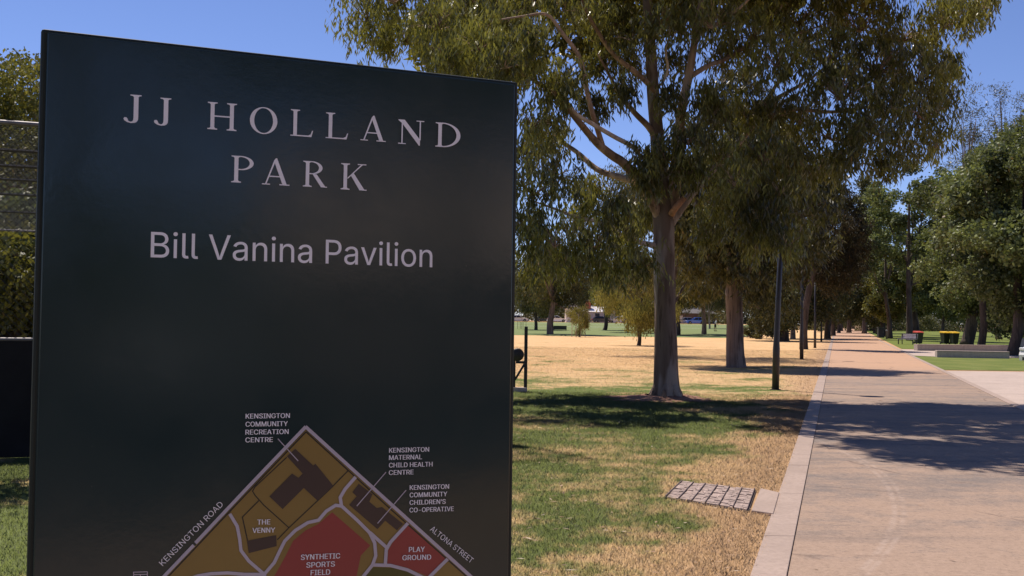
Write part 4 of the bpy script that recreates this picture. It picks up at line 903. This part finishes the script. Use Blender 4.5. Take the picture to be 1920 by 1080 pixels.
# trees behind the cage
for i, (px, Y, h, cw, cb, lf, lb) in enumerate(((-25, 44, 12.3, 11.0, 2.0, LIME, 'yellow-green rounded tree above the cage rail'), (75, 52, 13.6, 10, 2.0, LIME, 'yellow-green tree partly behind the sign, left of it'),
        (25, 34, 5.2, 8, 0.0, LIME, 'dark leafy tree behind the cage mesh'), (100, 36, 5.4, 8, 0.0, ELM, 'second dark leafy tree behind the cage mesh'), (-80, 60, 9, 10, 1.0, ELM, 'dark leafy tree at the outer side of the cage'))):
    p = P(px, 600, Y); auto('cage_tree', lb, p.x, Y, h, cw, cb, 0.25, lf, DARK_BARK, 14000, 0.2, 260+i, 0.35, 1.0, (0, 0), 30, clump=0.26, group='trees behind the sports cage', lw=0.6)
# tree just outside the frame that shades the lower-left lawn, and the surroundings, some of them added, that the glossy sign mirrors
auto('side_tree', 'low shade tree on the lawn in front of the cage', -8.6, 10.6, 7.5, 5.2, 4.0, 0.2, GUM, GUM_BARK, 9000, 0.2, 280, 0.5, 1.0, (0, 0), 20, lw=0.3)
for i, (x, y, h, cw) in enumerate(((20, -46, 6.0, 14), (30, -40, 5.5, 14), (12, -52, 6.4, 15), (38, -50, 7, 15), (2, -56, 6.0, 14))):
    auto('rear_tree', 'low tree far behind the viewpoint, mirrored in the sign', x, y, h, cw, 0.8, 0.25, ELM, DARK_BARK, 4000, 0.36, 300+i, 0.3, 1.0, (0, 0), 22, group='trees behind the viewpoint', clump=0.34, lw=0.8)
for i, (x, y) in enumerate(((4.5, -9.5), (12.5, -10.5))):
    auto('added_shade_tree', 'high-crowned tree added behind the viewpoint to shade the ground mirrored in the sign', x, y, 12, 11, 6.6, 0.24, GUM, GUM_BARK, 9000, 0.36, 310+i, 0.2, 1.0, (0, 0), 30, group='shade trees behind the viewpoint', clump=0.34, lw=0.5)  # added out of view: their shade darkens the ground the sign mirrors
BRK = simple('tan_brick', (0.40, 0.29, 0.23), 0.85, 0.2, 6); ROOFM = simple('tan_roof', (0.42, 0.33, 0.28), 0.6, 0.15, 4)
bd = empty('pavilion', (27, -23, 0), R(42)); tag(bd, 'low tan pavilion with a pitched roof behind the viewpoint, mirrored in the sign', 'building')
mb = MB(); mb.box((0, 0, 1.6), (14, 8, 3.2)); mb.build('wall', BRK, bd)
mb = MB(); mb.add([(-7.8, -5, 3.1), (7.8, -5, 3.1), (7.8, 5, 3.1), (-7.8, 5, 3.1), (-7.8, 0, 7.6), (7.8, 0, 7.6)], [(0, 1, 5, 4), (2, 3, 4, 5), (1, 2, 5), (3, 0, 4), (3, 2, 1, 0)]); mb.build('roof', ROOFM, bd)

BIT = concrete('dark_bitumen', (0.055, 0.055, 0.058), scale=60)
sheet('added_road', [(-25, -45, 0), (60, -45, 0), (60, -3.2, 0), (-25, -3.2, 0)], BIT, z=0.016)  # invented surface behind the viewpoint, keeps the lower sign reflection dark
# ================================================================== WALLS, BINS, BENCH, BOX (right)
def wall(label, pa, pb, h, dep):
    a, b = G(*pa), G(*pb); d = (b-a); L = d.length; t = empty('seating_wall', (a.x, a.y, 0), math.atan2(d.y, d.x)); tag(t, label, 'wall')
    n = max(1, int(L/2.4)); 
    mb = MB()
    for i in range(n):
        mb.box(((i+0.5)*L/n, dep/2, h/2-0.02), (L/n-0.006, dep, h-0.06))
    mb.build('wall_face', GREYC, t, False, 0.01)
    mb = MB()
    for i in range(n): mb.box(((i+0.5)*L/n, dep/2, h-0.025), (L/n-0.004, dep+0.03, 0.05))
    mb.build('coping', PALE, t, False, 0.01)
wall('longer concrete seating wall in front of the bins', (1720, 658), (1893, 660), 0.42, 0.5)
wall('nearer low concrete seating wall bordering the green lawn', (1757, 670.5), (1893, 673), 0.36, 0.5)
BIN = simple('bin_green', (0.020, 0.028, 0.020), 0.5, 0.2, 4); BLID = {'red': simple('lid_red', (0.55, 0.075, 0.05), 0.45, 0.1), 'yellow': simple('lid_yellow', (0.75, 0.46, 0.02), 0.45, 0.1)}
RUB = simple('rubber', (0.015, 0.015, 0.015), 0.7)
def wheelie(px, py, col, label, grp=None):
    x, y = at(px, py); t = empty('wheelie_bin', (x, y, 0), R(8)); tag(t, label, 'bin', grp)
    mb = MB(); vs = []
    for z, a, b_ in ((0.06, 0.22, 0.24), (0.5, 0.255, 0.29), (0.93, 0.29, 0.35), (0.97, 0.31, 0.37)):
        vs += [(-a, -b_, z), (a, -b_, z), (a, b_, z), (-a, b_, z)]
    fs = [(i*4+k, i*4+(k+1) % 4, i*4+4+(k+1) % 4, i*4+4+k) for i in range(3) for k in range(4)]+[(3, 2, 1, 0), (12, 13, 14, 15)]; mb.add(vs, fs); mb.build('bin_body', BIN, t, False, 0.015)
    mb = MB(); mb.add([(-0.33, -0.40, 0.975), (0.33, -0.40, 0.975), (0.33, 0.39, 0.975), (-0.33, 0.39, 0.975), (-0.30, -0.30, 1.07), (0.30, -0.30, 1.07), (0.31, 0.36, 1.13), (-0.31, 0.36, 1.13)], [(3, 2, 1, 0), (4, 5, 6, 7), (0, 1, 5, 4), (1, 2, 6, 5), (2, 3, 7, 6), (3, 0, 4, 7)]); mb.build('lid', BLID[col], t, False, 0.02)
    for s in (-1, 1):
        mb = MB(); mb.lathe((s*0.27, 0.27, 0.10), [(0.03, -0.03), (0.10, -0.025), (0.10, 0.025), (0.03, 0.03)], 14, 'X'); mb.build('wheel', RUB, t)
    mb = MB(); mb.tube([(-0.24, 0.40, 0.99), (-0.24, 0.44, 1.0), (0.24, 0.44, 1.0), (0.24, 0.40, 0.99)], 0.014, 6); mb.build('handle', BIN, t)
wheelie(1722, 645, 'red', 'dark green wheelie bin with a red lid behind the long concrete wall')
wheelie(1772, 645.5, 'yellow', 'yellow-lidded wheelie bin nearer the red-lidded one', 'yellow-lidded bins'); wheelie(1789, 646, 'yellow', 'yellow-lidded wheelie bin beside the thickest dark trunk', 'yellow-lidded bins')
x, y = at(1701, 646); t = empty('park_bench', (x, y, 0), R(-62)); tag(t, 'pale grey park bench seen end-on at the path edge', 'bench')
SLAT = simple('grey_slat', (0.42, 0.38, 0.40), 0.6, 0.2, 6)
mb = MB(); [mb.box((0, -0.18+i*0.12, 0.45), (1.7, 0.10, 0.04)) for i in range(4)]; mb.build('seat', SLAT, t)
mb = MB(); [mb.box((0, 0.26+i*0.02, 0.58+i*0.13), (1.7, 0.03, 0.11)) for i in range(3)]; mb.build('backrest', SLAT, t)
for s in (-0.75, 0.75):
    mb = MB(); mb.box((s, -0.2, 0.21), (0.06, 0.06, 0.42)); mb.box((s, 0.24, 0.44), (0.06, 0.05, 0.88)); mb.box((s, 0.02, 0.41), (0.055, 0.5, 0.03)); mb.build('leg', DKM, t)
x, y = at(1651, 633); t = empty('utility_box', (x, y, 0)); tag(t, 'dark green square utility box standing at the edge of the avenue', 'utility box')
mb = MB(); mb.box((0, 0, 0.62), (0.72, 0.6, 1.24)); mb.build('cabinet', BIN, t, False, 0.02)
mb = MB(); mb.box((0, 0, 1.28), (0.80, 0.68, 0.08)); mb.build('roof', BIN, t, False, 0.02)
mb = MB(); mb.box((0, -0.305, 0.64), (0.6, 0.012, 1.08)); dd = mb.build('door', DKM, t)
mb = MB(); mb.box((0.22, -0.32, 0.7), (0.03, 0.02, 0.14)); mb.build('handle', GALV, dd)
x, y = at(1662.5, 636); t = empty('bollard', (x, y, 0)); tag(t, 'slim grey bollard beside the dark green box', 'bollard')
mb = MB(); mb.lathe((0, 0, 0), [(0.10, 0), (0.09, 0.9), (0.11, 0.92), (0.11, 1.0), (0.06, 1.06), (0.01, 1.08)], 12); mb.build('bollard_post', simple('bollard_grey', (0.12, 0.11, 0.13), 0.5), t, True)
mb = MB(); mb.lathe((0, 0, 1.0), [(0.112, -0.03), (0.114, 0.0), (0.112, 0.03)], 12); mb.build('reflector', simple('pale_band', (0.6, 0.6, 0.6), 0.4), t)

# ================================================================== CARS
def car_paint(name, col): 
    m = NT(name); m.base(col); m.rough(0.25); m.b.inputs['Coat Weight'].default_value = 0.6; m.b.inputs['Coat Roughness'].default_value = 0.05; return m.m
GLS = NT('car_glass'); GLS.base((0.012, 0.014, 0.018)); GLS.rough(0.06); GLS = GLS.m
ALLOY = simple('alloy', (0.45, 0.45, 0.47), 0.35, 0.1, 4, 0.8); HL = simple('headlight_lens', (0.75, 0.77, 0.80), 0.12, 0.05); TLR = simple('tail_lens', (0.45, 0.02, 0.02), 0.2, 0.1)
def car(name, label, loc, rz, paint, L=4.4, W=1.76, H=1.46, z0=0.0, group=None, suv=False):
    t = empty(name, (loc[0], loc[1], z0), rz); tag(t, label, 'car', group)
    k = 1.12 if suv else 1.0
    low = [(-0.50, 0.30), (-0.495, 0.62), (-0.46, 0.86), (-0.30, 0.92), (0.16, 0.90), (0.40, 0.80), (0.475, 0.68), (0.50, 0.46), (0.495, 0.26), (0.42, 0.20), (-0.44, 0.20)]
    mb = MB(); n = len(low); vs = []
    for s, inset in ((-1, 0.10), (-1, 0.0), (1, 0.0), (1, 0.10)):
        for px, pz in low:
            f = 1-0.10*max(0, abs(px)-0.34)/0.16
            z = pz*k; yy = W/2*f
            if inset: vs.append((px*L*0.985, s*(yy-0.05 if 0.3 < pz < 0.7 else yy-0.06), z if pz < 0.7 else z))
            else: vs.append((px*L, s*(yy-0.06 if inset else yy)*0.955, z))
    # simple loft of four profiles: outer skins slightly proud at mid-height
    fs = []
    for j in (0, 1, 2):
        for i in range(n): fs.append((j*n+i, j*n+(i+1) % n, (j+1)*n+(i+1) % n, (j+1)*n+i))
    fs.append(tuple(range(n))); fs.append(tuple(3*n+i for i in range(n-1, -1, -1))); mb.add(vs, fs)
    mb.build('body', paint, t, False, 0.05)
    hw = W/2*0.93; tw = W/2*0.74; rH = H*k; b0 = 0.90*k
    bx = [(-0.43*L, b0), (0.20*L, b0), (0.03*L, rH), (-0.30*L, rH)] if suv or True else []
    mb = MB(); vs = [(bx[0][0], -hw, b0-0.03), (bx[1][0], -hw, b0-0.03), (bx[1][0], hw, b0-0.03), (bx[0][0], hw, b0-0.03), (bx[3][0], -tw, rH-0.06), (bx[2][0], -tw, rH-0.06), (bx[2][0], tw, rH-0.06), (bx[3][0], tw, rH-0.06)]
    mb.add(vs, [(3, 2, 1, 0), (4, 5, 6, 7), (0, 1, 5, 4), (1, 2, 6, 5), (2, 3, 7, 6), (3, 0, 4, 7)]); mb.build('window', GLS, t, False, 0.03)
    mb = MB(); mb.box(((bx[2][0]+bx[3][0])/2, 0, rH-0.045), (bx[2][0]-bx[3][0]+0.12, 2*tw+0.05, 0.06), 0, 0.94)
    for s in (-1, 1):
        for (xa, xb) in ((bx[1][0], bx[2][0]), (bx[0][0], bx[3][0]), (-0.10*L, -0.12*L)):
            mb.tube([(xa, s*(hw+0.004), b0-0.02), (xb, s*(tw+0.006), rH-0.05)], 0.035, 6)
    mb.build('roof', paint, t)
    for s in (-1, 1):
        for xx in (-0.30*L, 0.315*L):
            mb = MB(); mb.lathe((xx, s*(W/2-0.12), 0.315), [(0.19, -0.10), (0.30, -0.10), (0.315, -0.07), (0.315, 0.07), (0.30, 0.10), (0.19, 0.10)], 20, 'Y'); wh = mb.build('wheel', RUB, t, True)
            mb = MB(); mb.lathe((xx, s*(W/2-0.12), 0.315), [(0.03, -0.105), (0.20, -0.09), (0.20, 0.09), (0.03, 0.105)], 16, 'Y'); mb.build('rim', ALLOY, wh)
        mb = MB(); mb.box((0.476*L, s*W*0.34, 0.66*k), (0.16, 0.34, 0.13)); mb.build('headlight', HL, t, False, 0.03)
        mb = MB(); mb.box((-0.488*L, s*W*0.36, 0.74*k), (0.10, 0.26, 0.16)); mb.build('tail_light', TLR, t, False, 0.02)
        mb = MB(); mb.box((0.17*L, s*(W/2+0.03), 0.98*k), (0.12, 0.16, 0.11)); mb.build('mirror', paint, t, False, 0.02)
    mb = MB(); mb.box((0.497*L, 0, 0.56*k), (0.05, W*0.46, 0.13)); mb.build('grille', RUB, t)
    mb = MB(); mb.box((0.499*L, 0, 0.33*k), (0.05, W*0.62, 0.12)); mb.build('lower_grille', RUB, t)
    return t
WHT = car_paint('white_paint', (0.78, 0.78, 0.80)); BLU = car_paint('blue_paint', (0.02, 0.12, 0.55)); GRY = car_paint('grey_paint', (0.28, 0.28, 0.31)); DRK = car_paint('dark_paint', (0.03, 0.032, 0.045)); SIL = car_paint('silver_paint', (0.5, 0.5, 0.53))
g = G(1908, 692)
car('parked_car', 'white car parked on the lawn edge with only its front inside the picture', (g.x+2.85, g.y+0.9), R(196), WHT, suv=True)
for px, Y, pa, lb, rz in ((1044, 236, WHT, 'white car parked beyond the field near the grey trunk', 5), (1022, 238, DRK, 'dark car parked beyond the field behind the grey trunk', 3), (1304, 236, BLU, 'bright blue car parked beyond the field', 184),
                      (1284, 238, GRY, 'grey car parked just left of the blue car', 182), (1128, 238, DRK, 'dark car parked in front of the grey house', 4), (1158, 239, SIL, 'silver car parked at the far end of the grey house', 178), (972, 238, SIL, 'silver car parked beyond the field at the edge of the sign', 2)):
    p = P(px, 600, Y); car('parked_car', lb, (p.x, Y), R(rz), pa, z0=1.26, group='cars parked beyond the field')
car('parked_car', 'white car added behind the viewpoint for a pale blob in the sign reflection', (14.0, -22.5), R(35), WHT, z0=0.016)  # unseen car, added only as a soft pale blob in the sign face
car('parked_car', 'red car added behind the viewpoint for a reddish blob in the sign reflection', (8.5, -25.5), R(20), car_paint('red_paint', (0.35, 0.03, 0.02)), z0=0.016)  # likewise added out of view, a reddish blob for the sign face
# cream wall and shrub behind the white car
g = G(1905, 650); t = empty('garden_wall', (g.x, g.y, 0)); tag(t, 'low cream rendered wall behind the white car', 'wall')
CREAM = simple('cream_render', (0.66, 0.50, 0.38), 0.85, 0.12, 6)
mb = MB(); mb.box((2.6, 0, 0.31), (5.0, 0.3, 0.62)); mb.build('wall_face', CREAM, t, False, 0.01)
mb = MB(); mb.box((2.6, 0, 0.655), (5.1, 0.38, 0.07)); mb.build('coping', PALE, t, False, 0.01)
auto('shrub', 'pale flowering shrub above the cream wall', g.x+1.4, g.y+0.9, 1.9, 1.7, 0.2, 0.04, LIME, DARK_BARK, 900, 0.14, 330, 0.2, 1.0, (0, 0), 8, limbs=2, cat='shrub')

# ================================================================== HOUSE BEYOND THE FIELD
HG = simple('grey_weatherboard', (0.36, 0.33, 0.36), 0.8, 0.15, 2); RF = simple('pale_iron_roof', (0.58, 0.54, 0.54), 0.5, 0.1, 2); BRICK = simple('red_brick', (0.42, 0.12, 0.07), 0.9, 0.25, 5); DKW = simple('dark_opening', (0.02, 0.02, 0.025), 0.3)
CRM = simple('cream_trim', (0.65, 0.60, 0.58), 0.7, 0.1)
HY = 246.0; p = P(1108, 600, HY); hs = empty('house', (p.x, HY, 1.26)); tag(hs, 'grey weatherboard house with pale roof and red brick chimney beyond the field', 'house')
mpp = HY/F
def hx(px): return (px-1108)*mpp
mb = MB(); mb.box((hx(1118), 0, 1.25), (hx(1150)-hx(1084), 6, 2.5)); mb.build('wall', HG, hs)
mb = MB(); mb.box((hx(1073), -0.4, 1.55), (hx(1086)-hx(1060), 6, 3.1)); mb.build('wall', CRM, hs)
mb = MB(); a, b = hx(1083)-0.0, hx(1152); mb.add([(a, -3.4, 2.45), (b, -3.4, 2.45), (b, 3.4, 2.45), (a, 3.4, 2.45), (a+1.2, 0, 3.7), (b-1.2, 0, 3.7)], [(0, 1, 5, 4), (2, 3, 4, 5), (1, 2, 5), (3, 0, 4), (3, 2, 1, 0)]); rf = mb.build('roof', RF, hs)
mb = MB(); mb.box((hx(1102), -1.2, 3.9), (1.15, 0.9, 2.3)); ch = mb.build('chimney', BRICK, rf)
mb = MB(); mb.box((hx(1102), -1.2, 5.1), (1.3, 1.05, 0.18)); mb.build('chimney_cap', CRM, rf)
mb = MB(); a, b = hx(1058), hx(1088); mb.add([(a, -3.7, 3.05), (b, -3.7, 3.05), (b, 2.9, 3.05), (a, 2.9, 3.05), ((a+b)/2, -3.7, 4.35), ((a+b)/2, 2.9, 4.35)], [(0, 1, 4), (1, 2, 5, 4), (2, 3, 5), (3, 0, 4, 5), (3, 2, 1, 0)]); mb.build('roof', RF, hs)
for px, wd, h0, h1 in ((1098, 0.9, 1.0, 2.1), (1136, 1.5, 0.9, 2.1), (1070, 1.0, 1.0, 2.2)):
    mb = MB(); yy = -3.42 if px < 1085 else -3.02; mb.box((hx(px), yy, (h0+h1)/2), (wd+0.16, 0.05, h1-h0+0.16)); fr = mb.build('window', CRM, hs)
    mb = MB(); mb.box((hx(px), yy-0.03, (h0+h1)/2), (wd, 0.03, h1-h0)); mb.build('pane', DKW, fr)
mb = MB(); mb.box((hx(1118), -3.02, 1.05), (1.0, 0.06, 2.1)); mb.build('door', DKW, hs)
# second pale house glimpsed behind
HY2 = 262; p = P(1286, 600, HY2); h2 = empty('house', (p.x, HY2, 1.26)); tag(h2, 'low dark house in shade behind the blue car', 'house')
mb = MB(); mb.box((0, 0, 1.3), (13, 6, 2.6)); mb.build('wall', simple('dark_brick', (0.12, 0.08, 0.07), 0.9, 0.2, 4), h2)
mb = MB(); mb.add([(-7, -3.5, 2.55), (7, -3.5, 2.55), (7, 3.5, 2.55), (-7, 3.5, 2.55), (-5, 0, 4), (5, 0, 4)], [(0, 1, 5, 4), (2, 3, 4, 5), (1, 2, 5), (3, 0, 4), (3, 2, 1, 0)]); mb.build('roof', simple('slate_roof', (0.09, 0.08, 0.085), 0.7, 0.2, 3), h2)
mb = MB(); mb.box((-2, -3.03, 1.4), (1.4, 0.06, 1.1)); mb.build('window', CRM, h2)

# ================================================================== PEOPLE
SKIN = simple('skin', (0.42, 0.25, 0.17), 0.6, 0.05); HAIR = simple('hair', (0.02, 0.015, 0.012), 0.6)
def skin_mesh(name, chains, mat, parent, sub=1):
    """chains: list of polylines of (x,y,z,r); first vertex of the first chain is the root, equal points are merged"""
    vs = []; es = []; rs = []; idx = {}
    def vid(p):
        k = tuple(round(a, 4) for a in p[:3])
        if k not in idx: idx[k] = len(vs); vs.append(p[:3]); rs.append(p[3])
        return idx[k]
    for ch in chains:
        for a, b in zip(ch, ch[1:]): es.append((vid(a), vid(b)))
    me = bpy.data.meshes.new(name); me.from_pydata(vs, es, []); me.materials.append(mat)
    o = bpy.data.objects.new(name, me); C.objects.link(o); o.parent = parent
    sk = o.modifiers.new('skin', 'SKIN'); sk.use_smooth_shade = True
    if not me.skin_vertices: me.skin_vertices.new()
    for i, r in enumerate(rs): me.skin_vertices[0].data[i].radius = (r, r)
    me.skin_vertices[0].data[0].use_root = True
    s = o.modifiers.new('sub', 'SUBSURF'); s.levels = sub; s.render_levels = sub
    return o
def person(label, loc, rz, shirt, shorts, stride=0.16, seed=0, bend=0.0):
    t = empty('person', loc, rz); tag(t, label, 'person'); st = stride; bn = bend
    pel = (0, 0, 0.92, 0.12)
    L = lambda s, f: [pel, (s*0.09, 0.0, 0.86, 0.095), (s*0.10, f*0.6, 0.48, 0.06), (s*0.10, f*0.55+0.06*(f > 0), 0.10, 0.04), (s*0.10, f*0.55-0.10, 0.04, 0.035)]
    ch = (0, -bn*0.6, 1.22, 0.13); sh = (0, -bn*0.9, 1.40, 0.09); nk = (0, -bn, 1.50, 0.052)
    hd = [nk, (0, -bn-0.01, 1.57, 0.07), (0, -bn-0.015, 1.64, 0.088), (0, -bn-0.005, 1.71, 0.075), (0, -bn, 1.745, 0.04)]
    def arm(s, f): return [sh, (s*0.18, -bn*0.9, 1.40, 0.055), (s*0.23, -bn*0.7-f*0.4, 1.13, 0.042), (s*0.22, -bn*0.7-f-0.10, 0.92, 0.032), (s*0.215, -bn*0.7-f-0.13, 0.82, 0.03)]
    nose = [(0, -bn-0.015, 1.64, 0.088), (0, -bn-0.105, 1.63, 0.014)]
    hands = []
    for s, f in ((1, -st), (-1, st)):
        w_ = arm(s, f)[-1]
        for k in range(5): hands.append([w_, (w_[0]+(k-2)*0.013, w_[1]-0.03-(0.02 if k == 0 else 0), w_[2]-(0.075-0.008*abs(k-2)), 0.009)])
    skin_mesh('body', [[pel, ch, sh, nk], L(1, st), L(-1, -st), hd, arm(1, -st), arm(-1, st), nose]+hands, SKIN, t)
    big = lambda c, d: [(a[0], a[1], a[2], a[3]+d) for a in c]
    tr_ = (0, 0, 0.94, 0.145); skin_mesh('shirt', [[tr_]+big([ch, sh], 0.03)]+[big(arm(s, f)[:3], 0.018) for s, f in ((1, -st), (-1, st))][0:0]+[[big([sh], 0.03)[0]]+big(arm(s, f)[1:2], 0.03)+[(arm(s, f)[2][0], arm(s, f)[2][1], arm(s, f)[2][2]+0.08, 0.062)] for s, f in ((1, -st), (-1, st))], shirt, t)
    skin_mesh('trousers', [[(0, 0, 0.95, 0.148)]+big(L(s, f)[1:3], 0.028) for s, f in ((1, st), (-1, -st))], shorts, t)
    mb = MB(); mb.lathe((0, -bn+0.012, 1.66), [(0.085, -0.02), (0.10, 0.02), (0.097, 0.07), (0.06, 0.115), (0.01, 0.125)], 14); mb.build('hair', HAIR, t, True)
    for s in (-1, 1):
        mb = MB(); mb.box((s*0.10, (st if s > 0 else -st)*0.55-0.04, 0.035), (0.085, 0.26, 0.07)); mb.build('shoe', RUB, t, False, 0.02)
    return t
SHW = simple('white_shirt', (0.78, 0.77, 0.80), 0.8, 0.05); NAVY = simple('navy_cloth', (0.03, 0.035, 0.09), 0.8, 0.1); DKC = simple('dark_cloth', (0.03, 0.025, 0.025), 0.8, 0.1)
pz = P(1341, 622, 150)
pr = person('person in a white shirt and dark trousers by the pale stem at the field edge', (pz.x, 150, fz(150)+0.01), R(80), SHW, DKC, 0.16, 0, 0.16)
mb = MB(); mb.box((0, 0.22, 1.22), (0.30, 0.18, 0.44), 0, 0.85); tag(mb.build('backpack', NAVY, None, False, 0.04), 'navy backpack worn by the person at the field edge', 'backpack')
bp_ = bpy.data.objects['backpack']; bp_.matrix_world = Matrix.Translation((pz.x, 150, fz(150)+0.01)) @ Matrix.Rotation(R(80), 4, 'Z')
pz = P(1591, 612, 330); person('distant person in pale clothes walking along the end of the path', (pz.x, 330, 0.02), R(20), SHW, SHW, 0.14, 1)

# ================================================================== GRASS BLADES AND LITTER
def grass():
    rng = np.random.default_rng(5); parts = []
    for (ya, yb, n) in ((4.5, 8, 60000), (8, 12, 80000), (12, 17, 75000), (17, 24, 60000)):
        Y = rng.uniform(ya, yb, n*2); X = rng.uniform(-0.3, 1.0, n*2)*(line_left(Y)-KW+0.3)
        keep = (X > -0.02*Y-0.05) & (X < line_left(Y)-KW+rng.uniform(-0.06, 0.05, n*2)); X, Y = X[keep][:n], Y[keep][:n]
        parts.append(np.stack([X, Y], 1))
    Y = rng.uniform(3.2, 14, 170000); X = -0.05-rng.uniform(0, 1, 170000)*(0.52*Y); keep = (X < -0.02*Y-0.05); parts.append(np.stack([X, Y], 1)[keep])
    n = 50000; Y = rng.uniform(14, 26, n); X = -rng.uniform(0.02, 0.45, n)*Y; parts.append(np.stack([X, Y], 1))
    n = 60000; Y = 24+rng.uniform(0, 1, n)**0.8*40; X = rng.uniform(-0.01, 1.0, n)*(line_left(Y)-KW); parts.append(np.stack([X, Y], 1))
    p = np.concatenate(parts)
    # keep the drain cover and slab clear
    a, b, c, d = A_, np.array(G(1461, 929)[:2]), np.array(G(1450, 969)[:2]), D_
    inside = np.ones(len(p), bool)
    for q0, q1 in ((a, b), (b, c), (c, d), (d, a)):
        e = q1-q0; inside &= (e[0]*(p[:, 1]-q0[1])-e[1]*(p[:, 0]-q0[0])) < -0.035
    p = p[~inside]
    n = len(p); h = rng.uniform(0.012, 0.036, n)*(1+0.25*(p[:, 1] > 12)); wd = rng.uniform(0.003, 0.006, n)*(1+0.06*p[:, 1]); az = rng.uniform(0, 2*np.pi, n); ln = rng.uniform(0.2, 1.1, n)
    bx, by = np.cos(az)*wd/2, np.sin(az)*wd/2; la = rng.uniform(0, 2*np.pi, n)
    V = np.zeros((n, 3, 3)); V[:, 0] = np.stack([p[:, 0]-bx, p[:, 1]-by, np.full(n, -0.002)], 1); V[:, 1] = np.stack([p[:, 0]+bx, p[:, 1]+by, np.full(n, -0.002)], 1)
    V[:, 2] = np.stack([p[:, 0]+np.cos(la)*h*ln, p[:, 1]+np.sin(la)*h*ln, h], 1)
    me = bpy.data.meshes.new('grass'); me.vertices.add(n*3); me.vertices.foreach_set('co', V.astype(np.float32).ravel()); me.loops.add(n*3); me.loops.foreach_set('vertex_index', np.arange(n*3, dtype=np.int32))
    me.polygons.add(n); me.polygons.foreach_set('loop_start', np.arange(0, n*3, 3, dtype=np.int32)); me.polygons.foreach_set('loop_total', np.full(n, 3, np.int32)); me.materials.append(BLADE); me.update(calc_edges=True)
    o = bpy.data.objects.new('grass', me); C.objects.link(o); tag(o, 'short patchy green and dry grass blades on the near lawn', 'grass', None, 'stuff')
grass()
def litter():
    rng = np.random.default_rng(8); n = 1100
    Y = 6+rng.uniform(0, 1, n)**1.6*44; X = rng.uniform(-0.05, 1.0, n)*line_left(Y)
    on = rng.uniform(size=n) < 0.12; X = np.where(on, line_left(Y)+rng.uniform(0, 4, n), X-KW)
    p = np.stack([X, Y, np.full(n, 0.018)], 1); v = leaf_arrays(p, rng, 0.075, 0.020, 0.0).reshape(-1, 4, 3)
    v[:, :, 2] = 0.016+(v[:, :, 2]-v[:, :1, 2])*0.12+rng.uniform(0.002, 0.02, (n, 1)); v = v.reshape(-1, 3)
    m = NT('fallen_leaf'); a = m.n('ShaderNodeAttribute'); a.attribute_name = 'tint'
    m.base(m.ramp(a.outputs['Fac'], [(0.0, (0.10, 0.05, 0.03)), (0.5, (0.30, 0.17, 0.10)), (0.85, (0.42, 0.30, 0.20)), (1.0, (0.6, 0.48, 0.36))])); m.rough(0.6)
    o = build_leaves('leaf_litter', v, rng.uniform(0, 1, n), m.m, None); tag(o, 'dry fallen gum leaves scattered over the lawn and path', 'leaf litter', None, 'stuff')
litter()
